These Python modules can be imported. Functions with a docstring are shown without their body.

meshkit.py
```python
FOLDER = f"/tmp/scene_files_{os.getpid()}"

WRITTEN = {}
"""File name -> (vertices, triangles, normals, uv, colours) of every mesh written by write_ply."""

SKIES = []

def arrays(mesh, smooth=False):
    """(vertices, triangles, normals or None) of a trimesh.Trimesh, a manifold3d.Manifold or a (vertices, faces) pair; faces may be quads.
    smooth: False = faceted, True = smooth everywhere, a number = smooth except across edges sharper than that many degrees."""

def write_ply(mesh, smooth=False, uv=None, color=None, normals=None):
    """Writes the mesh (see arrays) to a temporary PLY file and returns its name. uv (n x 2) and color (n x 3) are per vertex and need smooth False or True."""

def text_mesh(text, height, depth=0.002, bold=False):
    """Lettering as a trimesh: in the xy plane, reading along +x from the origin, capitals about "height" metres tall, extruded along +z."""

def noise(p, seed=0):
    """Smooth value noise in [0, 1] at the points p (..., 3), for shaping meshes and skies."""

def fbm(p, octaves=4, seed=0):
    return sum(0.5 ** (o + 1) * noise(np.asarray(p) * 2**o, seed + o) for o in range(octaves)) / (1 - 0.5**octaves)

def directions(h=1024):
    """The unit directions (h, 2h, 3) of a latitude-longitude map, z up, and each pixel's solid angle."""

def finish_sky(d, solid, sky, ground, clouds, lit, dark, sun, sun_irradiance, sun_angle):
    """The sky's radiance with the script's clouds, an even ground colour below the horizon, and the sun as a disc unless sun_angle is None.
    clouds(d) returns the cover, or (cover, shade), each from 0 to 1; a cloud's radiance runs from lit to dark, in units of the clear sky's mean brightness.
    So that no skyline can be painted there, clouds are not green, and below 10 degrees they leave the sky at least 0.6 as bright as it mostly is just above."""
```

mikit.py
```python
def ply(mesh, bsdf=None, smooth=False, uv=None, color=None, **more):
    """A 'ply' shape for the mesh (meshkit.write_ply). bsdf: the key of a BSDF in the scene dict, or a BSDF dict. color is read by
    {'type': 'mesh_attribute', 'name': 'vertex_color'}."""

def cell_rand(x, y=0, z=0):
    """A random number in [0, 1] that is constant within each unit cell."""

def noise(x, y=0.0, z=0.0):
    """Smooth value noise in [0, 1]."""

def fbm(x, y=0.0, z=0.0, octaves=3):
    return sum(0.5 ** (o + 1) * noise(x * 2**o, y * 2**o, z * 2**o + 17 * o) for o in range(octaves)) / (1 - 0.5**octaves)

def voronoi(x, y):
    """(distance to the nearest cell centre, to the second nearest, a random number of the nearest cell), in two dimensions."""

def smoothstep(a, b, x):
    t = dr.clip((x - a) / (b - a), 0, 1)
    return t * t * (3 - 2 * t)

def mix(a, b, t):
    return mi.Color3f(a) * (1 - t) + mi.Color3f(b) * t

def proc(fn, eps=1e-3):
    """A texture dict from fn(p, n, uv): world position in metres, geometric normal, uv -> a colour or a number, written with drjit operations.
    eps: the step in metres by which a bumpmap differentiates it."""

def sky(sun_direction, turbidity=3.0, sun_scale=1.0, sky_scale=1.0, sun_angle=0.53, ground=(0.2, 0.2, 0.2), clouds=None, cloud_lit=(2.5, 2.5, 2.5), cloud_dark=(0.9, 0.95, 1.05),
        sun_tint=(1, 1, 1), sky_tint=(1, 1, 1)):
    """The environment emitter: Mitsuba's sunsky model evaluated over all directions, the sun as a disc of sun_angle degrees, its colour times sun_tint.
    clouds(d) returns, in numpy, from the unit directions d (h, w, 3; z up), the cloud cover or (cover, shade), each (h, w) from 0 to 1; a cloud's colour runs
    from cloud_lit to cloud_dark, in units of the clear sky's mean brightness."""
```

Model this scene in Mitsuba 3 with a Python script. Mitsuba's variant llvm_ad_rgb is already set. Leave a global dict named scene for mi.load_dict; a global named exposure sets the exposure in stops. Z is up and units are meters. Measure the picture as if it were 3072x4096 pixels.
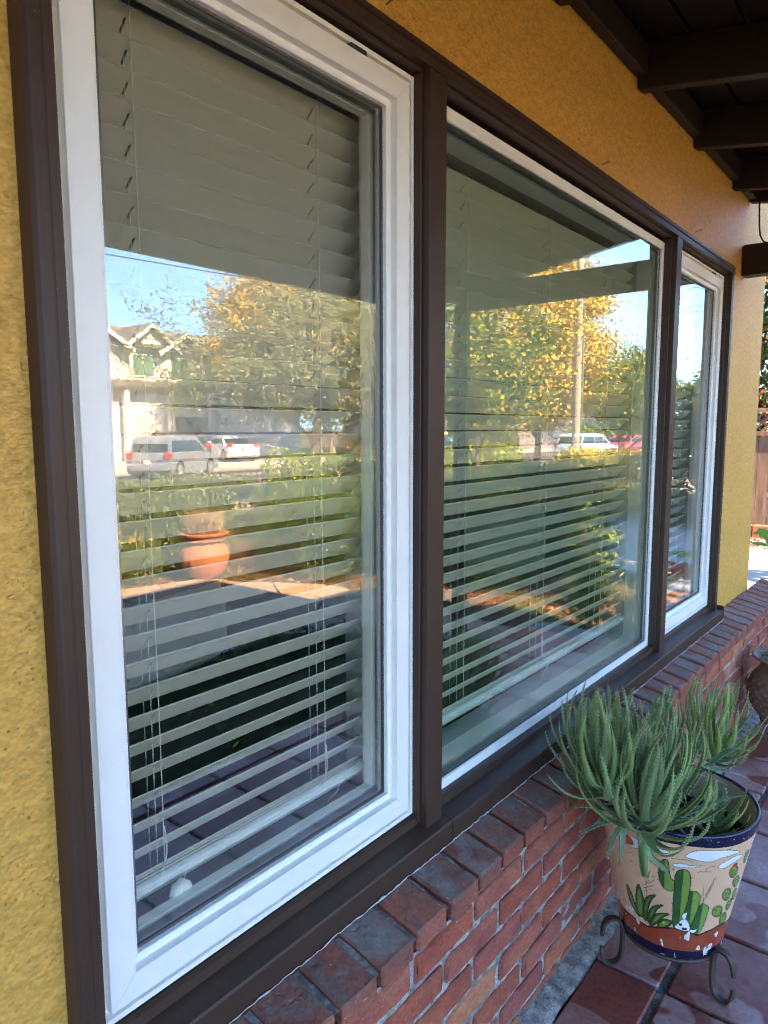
import math, random
import numpy as np, trimesh, mitsuba as mi, drjit as dr
import mikit, meshkit
from scipy.spatial import ConvexHull
R = np.random.default_rng(7)
random.seed(7)
T = mi.ScalarTransform4f

# ------------------------------------------------------------------ camera, sky, exposure
CAM = np.array([0.0, -0.8, 1.36])
yaw, pitch, roll = math.radians(38.8808), math.radians(6.717), math.radians(-0.1418)
fw = np.array([math.cos(yaw) * math.cos(pitch), math.sin(yaw) * math.cos(pitch), -math.sin(pitch)])
r0 = np.cross(fw, [0, 0, 1]); r0 /= np.linalg.norm(r0); u0 = np.cross(r0, fw)
up = -r0 * math.sin(roll) + u0 * math.cos(roll)
scene, labels = {}, {}
scene['camera'] = {'type': 'perspective', 'fov': 56.97, 'fov_axis': 'x', 'near_clip': 0.02, 'far_clip': 900.0,
                   'to_world': T().look_at(origin=CAM.tolist(), target=(CAM + fw).tolist(), up=up.tolist())}
SUN = np.array([-0.14, 1.0, 0.83])
scene['sky_light'] = mikit.sky(SUN, turbidity=2.2, sun_angle=0.6, sun_tint=(1.14, 1.0, .80), sky_tint=(.88, .96, 1.08))
exposure = 4.75

# ------------------------------------------------------------------ materials
def rgb(c): return {'type': 'rgb', 'value': [float(x) for x in c]}
def bs(name, d, two=True):
    scene[name] = {'type': 'twosided', 'b': d} if two else d
    return name
def principled(c, rough=.5, metallic=0.0, spec=.5, **k):
    return {'type': 'principled', 'base_color': c if isinstance(c, dict) else rgb(c), 'roughness': rough, 'metallic': metallic, 'specular': spec, **k}
def bump(b, fn, eps=1e-3, scale=1.0):
    return {'type': 'bumpmap', 't': mikit.proc(fn, eps), 'scale': scale, 'b': b}
N, F, mixc, ss = mikit.noise, mikit.fbm, mikit.mix, mikit.smoothstep

def stucco_h(p, n, uv):
    a = F(p.x * 150, p.y * 150, p.z * 170, 3)
    b = N(p.x * 125 + 4, p.y * 125, p.z * 140)
    pit = ss(.66, .80, N(p.x * 150 + 9, p.y * 150, p.z * 130)) * ss(.45, .6, N(p.x * 23, p.y * 23, p.z * 23))
    return ss(.30, .70, a) * .0015 + b * .0011 - pit * .0020
def stucco_c(p, n, uv):
    a = F(p.x * 5, p.y * 5, p.z * 5, 4)
    g = ss(.80, .88, N(p.x * 190, p.y * 190, p.z * 150)) * ss(.45, .62, F(p.x * 3 + 7, p.y * 3, p.z * 2, 3)) * .4
    c = mixc((.58, .307, .053), (.64, .352, .070), a)
    w = F(p.x * 210, p.y * 210, p.z * 240, 2) * .6 + F(p.x * 75, p.y * 75, p.z * 85, 2) * .4
    return c * (1 - g) * (.80 + .40 * ss(.2, .8, w))
bs('stucco', bump(principled(mikit.proc(stucco_c), .5, spec=.45), stucco_h, 1e-3))

def brown_h(p, n, uv): return (N(p.x * 60, p.y * 300, p.z * 60) * .5 + N(p.x * 220, p.y * 220, p.z * 220) * .5) * .00025
def brown_c(p, n, uv):
    a = F(p.x * 9, p.y * 40, p.z * 9, 3)
    sp = ss(.975, .985, N(p.x * 240, p.y * 240, p.z * 240))
    return mixc(mixc((.044, .023, .015), (.058, .032, .022), a), (.22, .20, .18), sp * .5)
bs('brown_paint', bump(principled(mikit.proc(brown_c), .46, spec=.35), brown_h, 1e-3))
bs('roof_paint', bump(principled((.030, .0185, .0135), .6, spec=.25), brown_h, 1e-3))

def vinyl_c(p, n, uv):
    a = F(p.x * 14, p.y * 14, p.z * 14, 3)
    sp = ss(.955, .97, N(p.x * 160, p.y * 160, p.z * 160))
    return mixc(mixc((.79, .765, .715), (.84, .82, .77), a), (.35, .33, .3), sp * .35)
bs('white_vinyl', principled(mikit.proc(vinyl_c), .33, spec=.5))
bs('gasket', principled((.035, .036, .038), .45))
bs('spacer_metal', principled((.25, .26, .27), .35, metallic=.8))
bs('slat_vinyl', principled((.57, .55, .475), .42, spec=.4))
bs('rail_vinyl', principled((.74, .735, .70), .35, spec=.5))
bs('inner_trim', principled((.50, .49, .46), .5, spec=.3))
bs('cord_fabric', principled((.70, .68, .60), .8))
bs('caulk', principled((.50, .49, .47), .8))
bs('dark_iron', bump(principled((.075, .052, .040), .5, metallic=.3), lambda p, n, uv: F(p.x * 180, p.y * 180, p.z * 180, 2) * .0012, 1e-3))

def glass(tr, ior=2.0): return {'type': 'thindielectric', 'int_ior': ior, 'ext_ior': 1.0, 'specular_transmittance': rgb(tr)}
scene['glass_clear'] = glass((.95, .97, .94))
scene['glass_far'] = glass((.95, .97, .94), 1.45)
scene['glass_green'] = glass((.875, .955, .875))
scene['glass_inner'] = glass((.98, .99, .97), 1.26)

def brick_h(p, n, uv):
    return (F(p.x * 70, p.y * 70, p.z * 70, 4) * 1.4 - ss(.7, .85, N(p.x * 210, p.y * 210, p.z * 210)) * .6) * .0022
def make_brick(base, alt, s):
    def c(p, n, uv):
        a = F(p.x * 11 + s, p.y * 14, p.z * 16, 4)
        st = ss(.50, .80, F(p.x * 24, p.y * 30 + s, p.z * 20, 5))
        sp = ss(.93, .95, N(p.x * 190 + s, p.y * 190, p.z * 190))
        k = mixc(base, alt, ss(.3, .7, a))
        k = mixc(k, (.36, .17, .12), st * .25)
        return mixc(k, (.62, .58, .55), sp * .6) * (.72 + .56 * F(p.x * 170, p.y * 170, p.z * 170, 2))
    return c
BRICKS = []
for i, (a, b) in enumerate([((.34, .090, .050), (.26, .065, .040)), ((.40, .125, .060), (.30, .078, .044)), ((.28, .075, .048), (.36, .11, .065)),
                            ((.25, .068, .050), (.33, .092, .060)), ((.43, .17, .085), (.34, .092, .052))]):
    BRICKS.append(bs(f'brick_clay_{"abcde"[i]}', bump(principled(mikit.proc(make_brick(a, b, 3.7 * i)), .72, spec=.3), brick_h, 1.5e-3)))
def make_cap(base, alt, grime, s):
    # weathered cap: patches of dark lichen and grime with an outline of their own, on the weather face of the brick
    def c(p, n, uv):
        a = F(p.x * 13 + s, p.y * 15, p.z * 15, 4)
        g = ss(.25, .75, F(p.x * 22 + s, p.y * 26, p.z * 20 + s, 5))
        f = ss(.4, .8, F(p.x * 90, p.y * 90 + s, p.z * 60, 3))
        sp = ss(.94, .96, N(p.x * 210 + s, p.y * 210, p.z * 210))
        k = mixc(base, alt, ss(.3, .7, a))
        w = mixc(grime, (.27, .24, .22), f * .35)
        k = mixc(k, w, g * ss(.55, .8, n.z))
        return mixc(k, (.66, .63, .60), sp * .6) * (.72 + .56 * F(p.x * 170, p.y * 170, p.z * 170, 2))
    return c
CAPS = []
for i, (a, b, g) in enumerate([((.29, .085, .050), (.22, .066, .042), (.165, .120, .095)), ((.25, .08, .052), (.19, .068, .050), (.20, .162, .138)), ((.32, .10, .06), (.22, .075, .055), (.14, .095, .078))]):
    CAPS.append(bs(f'cap_clay_{"abc"[i]}', bump(principled(mikit.proc(make_cap(a, b, g, 5.3 * i)), .66, spec=.35), brick_h, 1.5e-3)))
def mortar_c(p, n, uv):
    a = F(p.x * 45, p.y * 45, p.z * 45, 3)
    return mixc((.17, .150, .13), (.37, .335, .295), ss(.3, .75, a)) * (.6 + .8 * N(p.x * 240, p.y * 240, p.z * 240))
def mortar_h(p, n, uv): return (N(p.x * 260, p.y * 260, p.z * 260) * .7 + F(p.x * 60, p.y * 60, p.z * 60, 3) * 1.4) * .003
bs('mortar', bump(principled(mikit.proc(mortar_c), .9, spec=.2), mortar_h, 1.2e-3))

def tile_c(p, n, uv):
    s = mikit.cell_rand(dr.floor((p.x - 1.35) / .298), dr.floor((p.y + .335) / .3))
    w = F(p.x * 3.1 + 40 * s, p.y * 3.1 + 13 * s, 2.0, 4)
    edge = ss(.43, .45, w + .06 * (N(p.x * 26, p.y * 26) - .5))          # outline of the chalky bloom left by water
    a = F(p.x * 11 + 5 * s, p.y * 11, 0, 4)
    red = mixc((.19, .048, .034), (.27, .082, .058), a)
    bl = mixc((.30, .135, .11), (.41, .255, .235), ss(.25, .8, F(p.x * 7 + 31 * s, p.y * 9, 5, 4)))
    sp = ss(.945, .96, N(p.x * 190, p.y * 190, 3))
    k = mixc(red, bl, edge)
    return mixc(k, (.03, .022, .02), sp * .7) * (.8 + .4 * F(p.x * 130, p.y * 130, 2, 2))
def tile_h(p, n, uv): return (F(p.x * 9, p.y * 9, 0, 3) * 3.0 + F(p.x * 60, p.y * 60, 1, 3) * .35) * .0016
bs('terracotta_tile', bump(principled(mikit.proc(tile_c), .33, spec=.5), tile_h, 2e-3))

def conc_c(p, n, uv):
    a = F(p.x * 2.3, p.y * 2.3, 0, 4); b = F(p.x * 40, p.y * 40, 2, 3)
    return mixc((.30, .265, .23), (.42, .375, .325), a * .6 + b * .4)
bs('concrete', principled(mikit.proc(conc_c), .85, spec=.2))
bs('asphalt', principled(mikit.proc(lambda p, n, uv: mixc((.10, .10, .10), (.15, .145, .14), F(p.x * 1.4, p.y * 1.4, 0, 4))), .85, spec=.25))
def soil_c(p, n, uv):
    g = F(p.x * 1.1, p.y * 1.1, 0, 5); h = N(p.x * 55, p.y * 55)
    return mixc(mixc((.035, .05, .018), (.075, .085, .03), h), (.12, .075, .045), ss(.48, .62, g))
bs('garden_soil', principled(mikit.proc(soil_c), .95, spec=.1))
bs('potting_soil', bump(principled(mikit.proc(lambda p, n, uv: mixc((.012, .011, .010), (.06, .05, .04), ss(.6, .8, N(p.x * 160, p.y * 160)))), .95, spec=.2),
                        lambda p, n, uv: F(p.x * 120, p.y * 120, 0, 3) * .012, 1.5e-3))
bs('vertex_matte', {'type': 'diffuse', 'reflectance': {'type': 'mesh_attribute', 'name': 'vertex_color'}})
bs('vertex_satin', principled({'type': 'mesh_attribute', 'name': 'vertex_color'}, .42, spec=.45))
bs('terracotta', principled(mikit.proc(lambda p, n, uv: mixc((.47, .19, .095), (.40, .15, .075), F(p.x * 8, p.y * 8, p.z * 20, 3))), .7, spec=.3))
bs('white_siding', principled((.66, .66, .64), .7, spec=.2))
bs('room_paint', principled((.42, .40, .36), .9, spec=.1))
bs('room_wood', principled((.05, .035, .028), .4))
bs('leather', bump(principled((.018, .017, .017), .45), lambda p, n, uv: mikit.voronoi(p.x * 160, p.z * 160)[0] * .0015, 1e-3))
bs('cushion_cloth', principled((.62, .57, .45), .9, spec=.1))
bs('dark_glass', principled((.02, .025, .03), .06, spec=.6))
bs('rubber', principled((.02, .02, .02), .8))
bs('alloy', principled((.55, .56, .58), .3, metallic=.7))
bs('red_lens', principled((.45, .01, .015), .2))
for nm, c in dict(silver=(.20, .22, .25), white=(.80, .80, .80), black=(.02, .02, .022), pink=(.62, .05, .13), blue=(.34, .50, .70), teal=(.12, .33, .52)).items():
    bs('car_paint_' + nm, principled(c, .32, spec=.6, clearcoat=.6, clearcoat_gloss=.9))
bs('old_wood', principled(mikit.proc(lambda p, n, uv: mixc((.07, .045, .035), (.20, .14, .11), F(p.x * 30, p.y * 30, p.z * 3, 4))), .85, spec=.15))
bs('pole_wood', principled((.30, .24, .19), .85, spec=.15))
bs('roof_shingle', principled((.16, .14, .13), .9, spec=.1))
bs('roof_red', principled((.42, .20, .16), .85, spec=.1))
bs('pale_wall', principled((.66, .55, .48), .85, spec=.1))

# ------------------------------------------------------------------ helpers
def key_of(name):
    if name not in scene and name not in labels: return name
    i = 1
    while f'{name}_{i:03d}' in scene or f'{name}_{i:03d}' in labels: i += 1
    return f'{name}_{i:03d}'
def tag(k, label, cat=None, group=None, kind=None):
    d = {'label': label}
    if cat: d['category'] = cat
    if group: d['group'] = group
    if kind: d['kind'] = kind
    labels[k] = d
def thing(name, label, cat, group=None):
    k = key_of(name); tag(k, label, cat, group); return k
def put(name, mesh, mat, parent=None, smooth=False, color=None, **more):
    k = key_of(f'{parent}__{name}' if parent else name)
    scene[k] = mikit.ply(mesh, mat, smooth=smooth, color=color, **more)
    return k
def struct(name, mesh, mat, parent=None, label=None, smooth=False, color=None):
    k = put(name, mesh, mat, parent, smooth, color)
    if not parent: labels[k] = {'kind': 'structure', **({'label': label} if label else {})}
    return k
def stuff(k): labels.setdefault(k, {})['kind'] = 'stuff'

_s = np.array([[sx, sy, sz] for sx in (-1, 1) for sy in (-1, 1) for sz in (-1, 1)], float)
_tv = np.vstack([_s * (np.ones(3) - .1 * (np.arange(3) != a)) for a in range(3)])
_h = ConvexHull(_tv); _tf = _h.simplices.copy()
for i, f_ in enumerate(_tf):
    if np.dot(np.cross(_tv[f_[1]] - _tv[f_[0]], _tv[f_[2]] - _tv[f_[0]]), _tv[f_].mean(0)) < 0: _tf[i] = f_[::-1]
_bf = np.array([[0, 1, 3], [0, 3, 2], [4, 6, 7], [4, 7, 5], [0, 4, 5], [0, 5, 1], [2, 3, 7], [2, 7, 6], [0, 2, 6], [0, 6, 4], [1, 5, 7], [1, 7, 3]])
def box(x0, x1, y0, y1, z0, z1, ch=0.0):
    c = np.array([(x0 + x1) / 2, (y0 + y1) / 2, (z0 + z1) / 2]); h = np.array([x1 - x0, y1 - y0, z1 - z0]) / 2
    if ch <= 0: return c + _s * h, _bf
    ch = min(ch, h.min() * .8)
    v = np.vstack([_s * (h - ch * (np.arange(3) != a)) for a in range(3)])
    return c + v, _tf
class MB:
    def __init__(s): s.v, s.f, s.c, s.n = [], [], [], 0
    def add(s, m, color=None):
        v, f = (m.vertices, m.faces) if hasattr(m, 'vertices') else m
        v = np.asarray(v, float); f = np.asarray(f, int)
        if f.shape[1] == 4: f = np.vstack([f[:, [0, 1, 2]], f[:, [0, 2, 3]]])
        s.v.append(v); s.f.append(f + s.n); s.n += len(v)
        if color is not None: s.c.append(np.broadcast_to(np.asarray(color, float), v.shape))
        return s
    def box(s, *a, ch=0.0, color=None): return s.add(box(*a, ch=ch), color)
    @property
    def mesh(s): return np.vstack(s.v), np.vstack(s.f)
    @property
    def col(s): return np.vstack(s.c)
def tube(pts, r, sides=6, cap=True):
    p = np.asarray(pts, float); t = np.gradient(p, axis=0); t /= np.linalg.norm(t, axis=1, keepdims=True) + 1e-12
    a = np.cross(t[0], [0, 0, 1.0] if abs(t[0][2]) < .9 else [1.0, 0, 0]); a /= np.linalg.norm(a)
    A = []
    for i in range(len(p)):
        a = a - t[i] * (a @ t[i]); a /= np.linalg.norm(a) + 1e-12; A.append(a)
    A = np.array(A); B = np.cross(t, A); ang = np.arange(sides) * 2 * np.pi / sides
    r = np.broadcast_to(np.asarray(r, float), (len(p),))
    v = (p[:, None] + r[:, None, None] * (np.cos(ang)[None, :, None] * A[:, None] + np.sin(ang)[None, :, None] * B[:, None])).reshape(-1, 3)
    f = [[i * sides + j, i * sides + (j + 1) % sides, (i + 1) * sides + (j + 1) % sides, (i + 1) * sides + j] for i in range(len(p) - 1) for j in range(sides)]
    f = np.array(f); f = np.vstack([f[:, [0, 1, 2]], f[:, [0, 2, 3]]])
    if cap:
        v = np.vstack([v, p[:1], p[-1:]]); n0 = len(v) - 2; m = (len(p) - 1) * sides
        f = np.vstack([f, [[n0, (j + 1) % sides, j] for j in range(sides)], [[n0 + 1, m + j, m + (j + 1) % sides] for j in range(sides)]])
    return v, f
def lathe(prof, n=48, c=(0, 0)):
    prof = np.asarray(prof, float); a = np.arange(n) * 2 * np.pi / n
    v = np.stack([c[0] + prof[:, None, 0] * np.cos(a), c[1] + prof[:, None, 0] * np.sin(a), np.repeat(prof[:, 1:2], n, 1)], -1).reshape(-1, 3)
    f = [[i * n + j, i * n + (j + 1) % n, (i + 1) * n + (j + 1) % n, (i + 1) * n + j] for i in range(len(prof) - 1) for j in range(n)]
    return v, np.array(f)
def ringloft(x0, x1, z0, z1, prof, closed=True, seam=.0):
    """a rectangular ring: prof holds (inset from the rectangle, depth y)"""
    P = []
    for d, y in prof: P.append([[x0 + d, y, z0 + d], [x1 - d, y, z0 + d], [x1 - d, y, z1 - d], [x0 + d, y, z1 - d]])
    P = np.array(P); n = len(prof); v, f = [], []
    for i in range(n if closed else n - 1):
        j = (i + 1) % n
        for k in range(4):
            l = (k + 1) % 4; b = len(v); e = P[i, l] - P[i, k]; e = e / np.linalg.norm(e) * seam; v += [P[i, k] + e, P[i, l] - e, P[j, l] - e, P[j, k] + e]; f.append([b, b + 1, b + 2, b + 3])
    return np.array(v), np.array(f)
def extrude_x(poly, x0, x1):
    """poly: (y, z) outline; a closed prism along x"""
    poly = np.asarray(poly, float)
    from shapely.geometry import Polygon
    m = trimesh.creation.extrude_polygon(Polygon(poly), x1 - x0, engine='earcut')
    v = np.array(m.vertices); return np.stack([x0 + v[:, 2], v[:, 0], v[:, 1]], -1), np.array(m.faces)
def extrude_z(poly, z0, z1):
    from shapely.geometry import Polygon
    m = trimesh.creation.extrude_polygon(Polygon(poly), z1 - z0, engine='earcut')
    v = np.array(m.vertices); return np.stack([v[:, 0], v[:, 1], z0 + v[:, 2]], -1), np.array(m.faces)
def extrude_y(poly, y0, y1, holes=()):
    from shapely.geometry import Polygon
    m = trimesh.creation.extrude_polygon(Polygon(poly, holes), y1 - y0, engine='earcut')
    v = np.array(m.vertices); return np.stack([v[:, 0], y1 - v[:, 2], v[:, 1]], -1), np.array(m.faces)
def rotz(m, a, c=(0, 0, 0)):
    v, f = m; v = np.asarray(v, float) - c; ca, sa = math.cos(a), math.sin(a)
    return np.stack([v[:, 0] * ca - v[:, 1] * sa, v[:, 0] * sa + v[:, 1] * ca, v[:, 2]], -1) + c, f
def move(m, d): return np.asarray(m[0], float) + np.asarray(d, float), m[1]
def jitter(m, a):
    v, f = m; v = np.asarray(v, float); u = np.unique(np.round(v, 6), axis=0, return_inverse=True)[1].ravel()
    return v + R.normal(0, a, (u.max() + 1, 3))[u], f

# ------------------------------------------------------------------ the house
OX0, OX1, OZ0, OZ1 = .419, 3.381, .537, 2.0195           # the opening inside the casing
MUL = [(1.132, 1.1875), (2.613, 2.668)]
WY = .03                                                  # face of the stucco
house = thing('house', 'ochre stucco house wall with dark brown rafters and porch roof around the windows', 'house')
put('wall', extrude_y([(-6, -.3), (4.17, -.3), (4.17, 2.56), (-6, 2.56)], WY, .16, [[(.405, .48), (3.40, .48), (3.40, 2.045), (.405, 2.045)]]), 'stucco', house)
put('wall', MB().box(4.03, 4.17, .161, 8, -.3, 2.56).box(-6, -5.86, .161, 8, -.3, 2.56).box(-6, 4.17, 8.001, 8.14, -.3, 2.56).mesh, 'stucco', house)
SL = .16
def slope_box(x0, x1, ya, yb, zlow, h, ch=.002):
    """a piece running down the roof slope: z of its underside at y=0 is zlow"""
    v, f = box(x0, x1, ya, yb, 0, h, ch); v = v.copy(); v[:, 2] += zlow + SL * v[:, 1]; return v, f
for x in [-1.85, -1.27, -.68, -.10, .49, 1.08, 1.67, 2.25, 2.832, 3.41]:
    put('rafter', slope_box(x, x + .042, -1.66, .027, 2.372, .135, .003), 'roof_paint', house)
put('barge_rafter', slope_box(3.72, 3.762, -1.70, .027, 2.392, .14, .003), 'roof_paint', house)
xs = [-1.85, -1.27, -.68, -.10, .49, 1.08, 1.67, 2.25, 2.832, 3.41, 3.72]
for a, b in zip(xs[:-1], xs[1:]):
    put('blocking_board', box(a + .044, b - .002, -.004, .028, 2.404, 2.492, .003), 'roof_paint', house)
roof = put('roof', MB().add(slope_box(-6.4, 3.80, -1.76, 0, 2.535, .07)).mesh, 'roof_shingle', house)
y = .02
while y > -1.74:
    put('plank', slope_box(-6.4, 3.78, y - .134, y, 2.509 + .003 * ((int(y * 100)) % 2), .02, .004), 'roof_paint', roof); y -= .146
put('roof', MB().add(slope_box(-6.4, 4.58, .0, 4.2, 2.58, .07)).add((lambda v, f: (np.stack([v[:, 0], 8.4 - v[:, 1], v[:, 2]], -1), f[:, ::-1]))(*slope_box(-6.4, 4.58, -.4, 4.2, 2.58, .07))).mesh, 'roof_shingle', house)
put('fascia', slope_box(-6.4, 3.79, -1.735, -1.70, 2.345, .19, .003), 'roof_paint', house)
put('beam', box(-6.2, 3.64, -1.50, -1.40, 2.12, 2.235, .004), 'roof_paint', house)
put('beam', jitter(box(3.648, 3.74, -1.50, .027, 2.055, 2.19, .004), .0006), 'roof_paint', house)
put('post', box(3.645, 3.712, -1.50, -1.425, -.12, 2.053, .005), 'roof_paint', house)
put('post', box(-2.6, -2.51, -1.50, -1.41, -.12, 2.118, .005), 'roof_paint', house)
cab = [(3.70, -.02, 2.40), (3.70, -.022, 2.34), (3.702, -.025, 2.28), (3.708, -.03, 2.235), (3.72, -.04, 2.212), (3.735, -.06, 2.199), (3.738, -.10, 2.195)]
put('cable', tube(cab, .0035, 6), 'rubber', house, smooth=True)
# gable wall under the main roof's end, and the ridge line
put('gable', extrude_x([(.162, 2.56), (7.99, 2.56), (4.2, 3.23)], 4.04, 4.16), 'stucco', house)

# the dark room behind the windows
struct('room_floor', box(-5.8, 4.0, .17, 5.2, -.12, -.01), 'room_wood', label='dark floor of the room behind the windows')
struct('room_ceiling', box(-5.8, 4.0, .17, 5.2, 2.45, 2.53), 'room_paint')
struct('room_wall', MB().box(-5.8, 4.0, 5.2, 5.3, -.1, 2.5).box(-3.2, -3.1, .17, 5.2, -.1, 2.45).box(3.95, 4.0, .17, 5.2, -.1, 2.45).mesh, 'room_paint')

# ------------------------------------------------------------------ casing round the windows
casing = thing('window_casing', 'dark brown painted wood casing, mullions and sill around the three windows', 'window casing')
prof = np.array([(0, .034), (0, 0), (.016, 0), (.018, .0035), (.0205, .0035), (.0225, -.0012), (.030, -.0012), (.0335, .006), (.0395, .008), (.044, .016), (.047, .033)])
put('head_casing', extrude_x([(y, OZ1 + d) for d, y in prof], .384, 3.427), 'brown_paint', casing)
sp = np.array([(0, .034), (0, 0), (.016, 0), (.0172, .001), (.0192, .001), (.0204, 0), (.034, 0), (.0385, .0015), (.0445, .006), (.047, .033)]); sp[:, 0] *= .74
put('side_casing', extrude_z([(OX0 - d, y) for d, y in sp], .50, OZ1 - .0005), 'brown_paint', casing)
sp[:, 0] *= 1.18
put('side_casing', extrude_z([(OX1 + d, y) for d, y in sp], .50, OZ1 - .0005), 'brown_paint', casing)
for a, b in MUL:
    put('mullion', box(a, b, .0004, .16, OZ0 - .004, OZ1 - .0005, .0015), 'brown_paint', casing)
for a, b in [(OX0, MUL[0][0]), (MUL[0][1], MUL[1][0]), (MUL[1][1], OX1)]:
    put('stop', MB().box(a, b, .0165, .045, OZ1 - .0065, OZ1 - .0002, ch=.0015).box(a + .0002, a + .006, .0165, .045, OZ0 + .006, OZ1 - .007, ch=.0015)
        .box(b - .006, b - .0002, .0165, .045, OZ0 + .006, OZ1 - .007, ch=.0015).mesh, 'brown_paint', casing)
    put('sub_sill', extrude_x([(.021, OZ0), (.023, .5545), (.031, .5575), (.06, .5585), (.06, OZ0 - .01)], a + .0005, b - .0005), 'brown_paint', casing)
put('head_jamb', box(.406, 3.399, .0345, .16, OZ1 - .0005, 2.0445), 'brown_paint', casing)
put('side_jamb', box(.406, OX0, .0345, .16, .49, OZ1 - .001), 'brown_paint', casing)
put('side_jamb', box(OX1, 3.399, .0345, .16, .49, OZ1 - .001), 'brown_paint', casing)
sill = [(-.021, .478), (-.0215, .5275), (-.019, .5315), (.02, .5385), (.16, .5395), (.16, .478)]
for k, (a, b) in enumerate([(.376, 1.196), (1.1975, 2.64), (2.6415, 3.441)]):
    put('sill', extrude_x(sill if k != 1 else [(y - (.0012 if y < 0 else 0), z + .0006) for y, z in sill], a, b), 'brown_paint', casing)
put('sill_return', extrude_x([(-.0222, .497), (-.0222, .545), (-.016, .549), (.029, .549), (.029, .497)], 3.4415, 3.452), 'brown_paint', casing)

# ------------------------------------------------------------------ windows
def bowed_pane(x0, x1, z0, z1, y, bow, tilt, ripple=0, seed=0, nx=40, nz=60):
    X, Z = np.meshgrid(np.linspace(x0, x1, nx), np.linspace(z0, z1, nz), indexing='ij')
    u = (X - (x0 + x1) / 2) / (x1 - x0) * 2; w = (Z - (z0 + z1) / 2) / (z1 - z0) * 2
    Y = y + bow * (1 - u ** 2) * (1 - w ** 2 * .6) + tilt * u * (x1 - x0) / 2
    if ripple: Y = Y + ripple * (meshkit.noise(np.stack([X * 2.2, X * 0 + seed, Z * 9], -1)) - .5)
    v = np.stack([X, Y, Z], -1).reshape(-1, 3); i, j = np.meshgrid(np.arange(nx - 1), np.arange(nz - 1), indexing='ij'); q = i * nz + j
    f = np.stack([q, q + nz, q + nz + 1, q + 1], -1).reshape(-1, 4)
    return v, np.vstack([f[:, [0, 1, 2]], f[:, [0, 2, 3]]])
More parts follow.
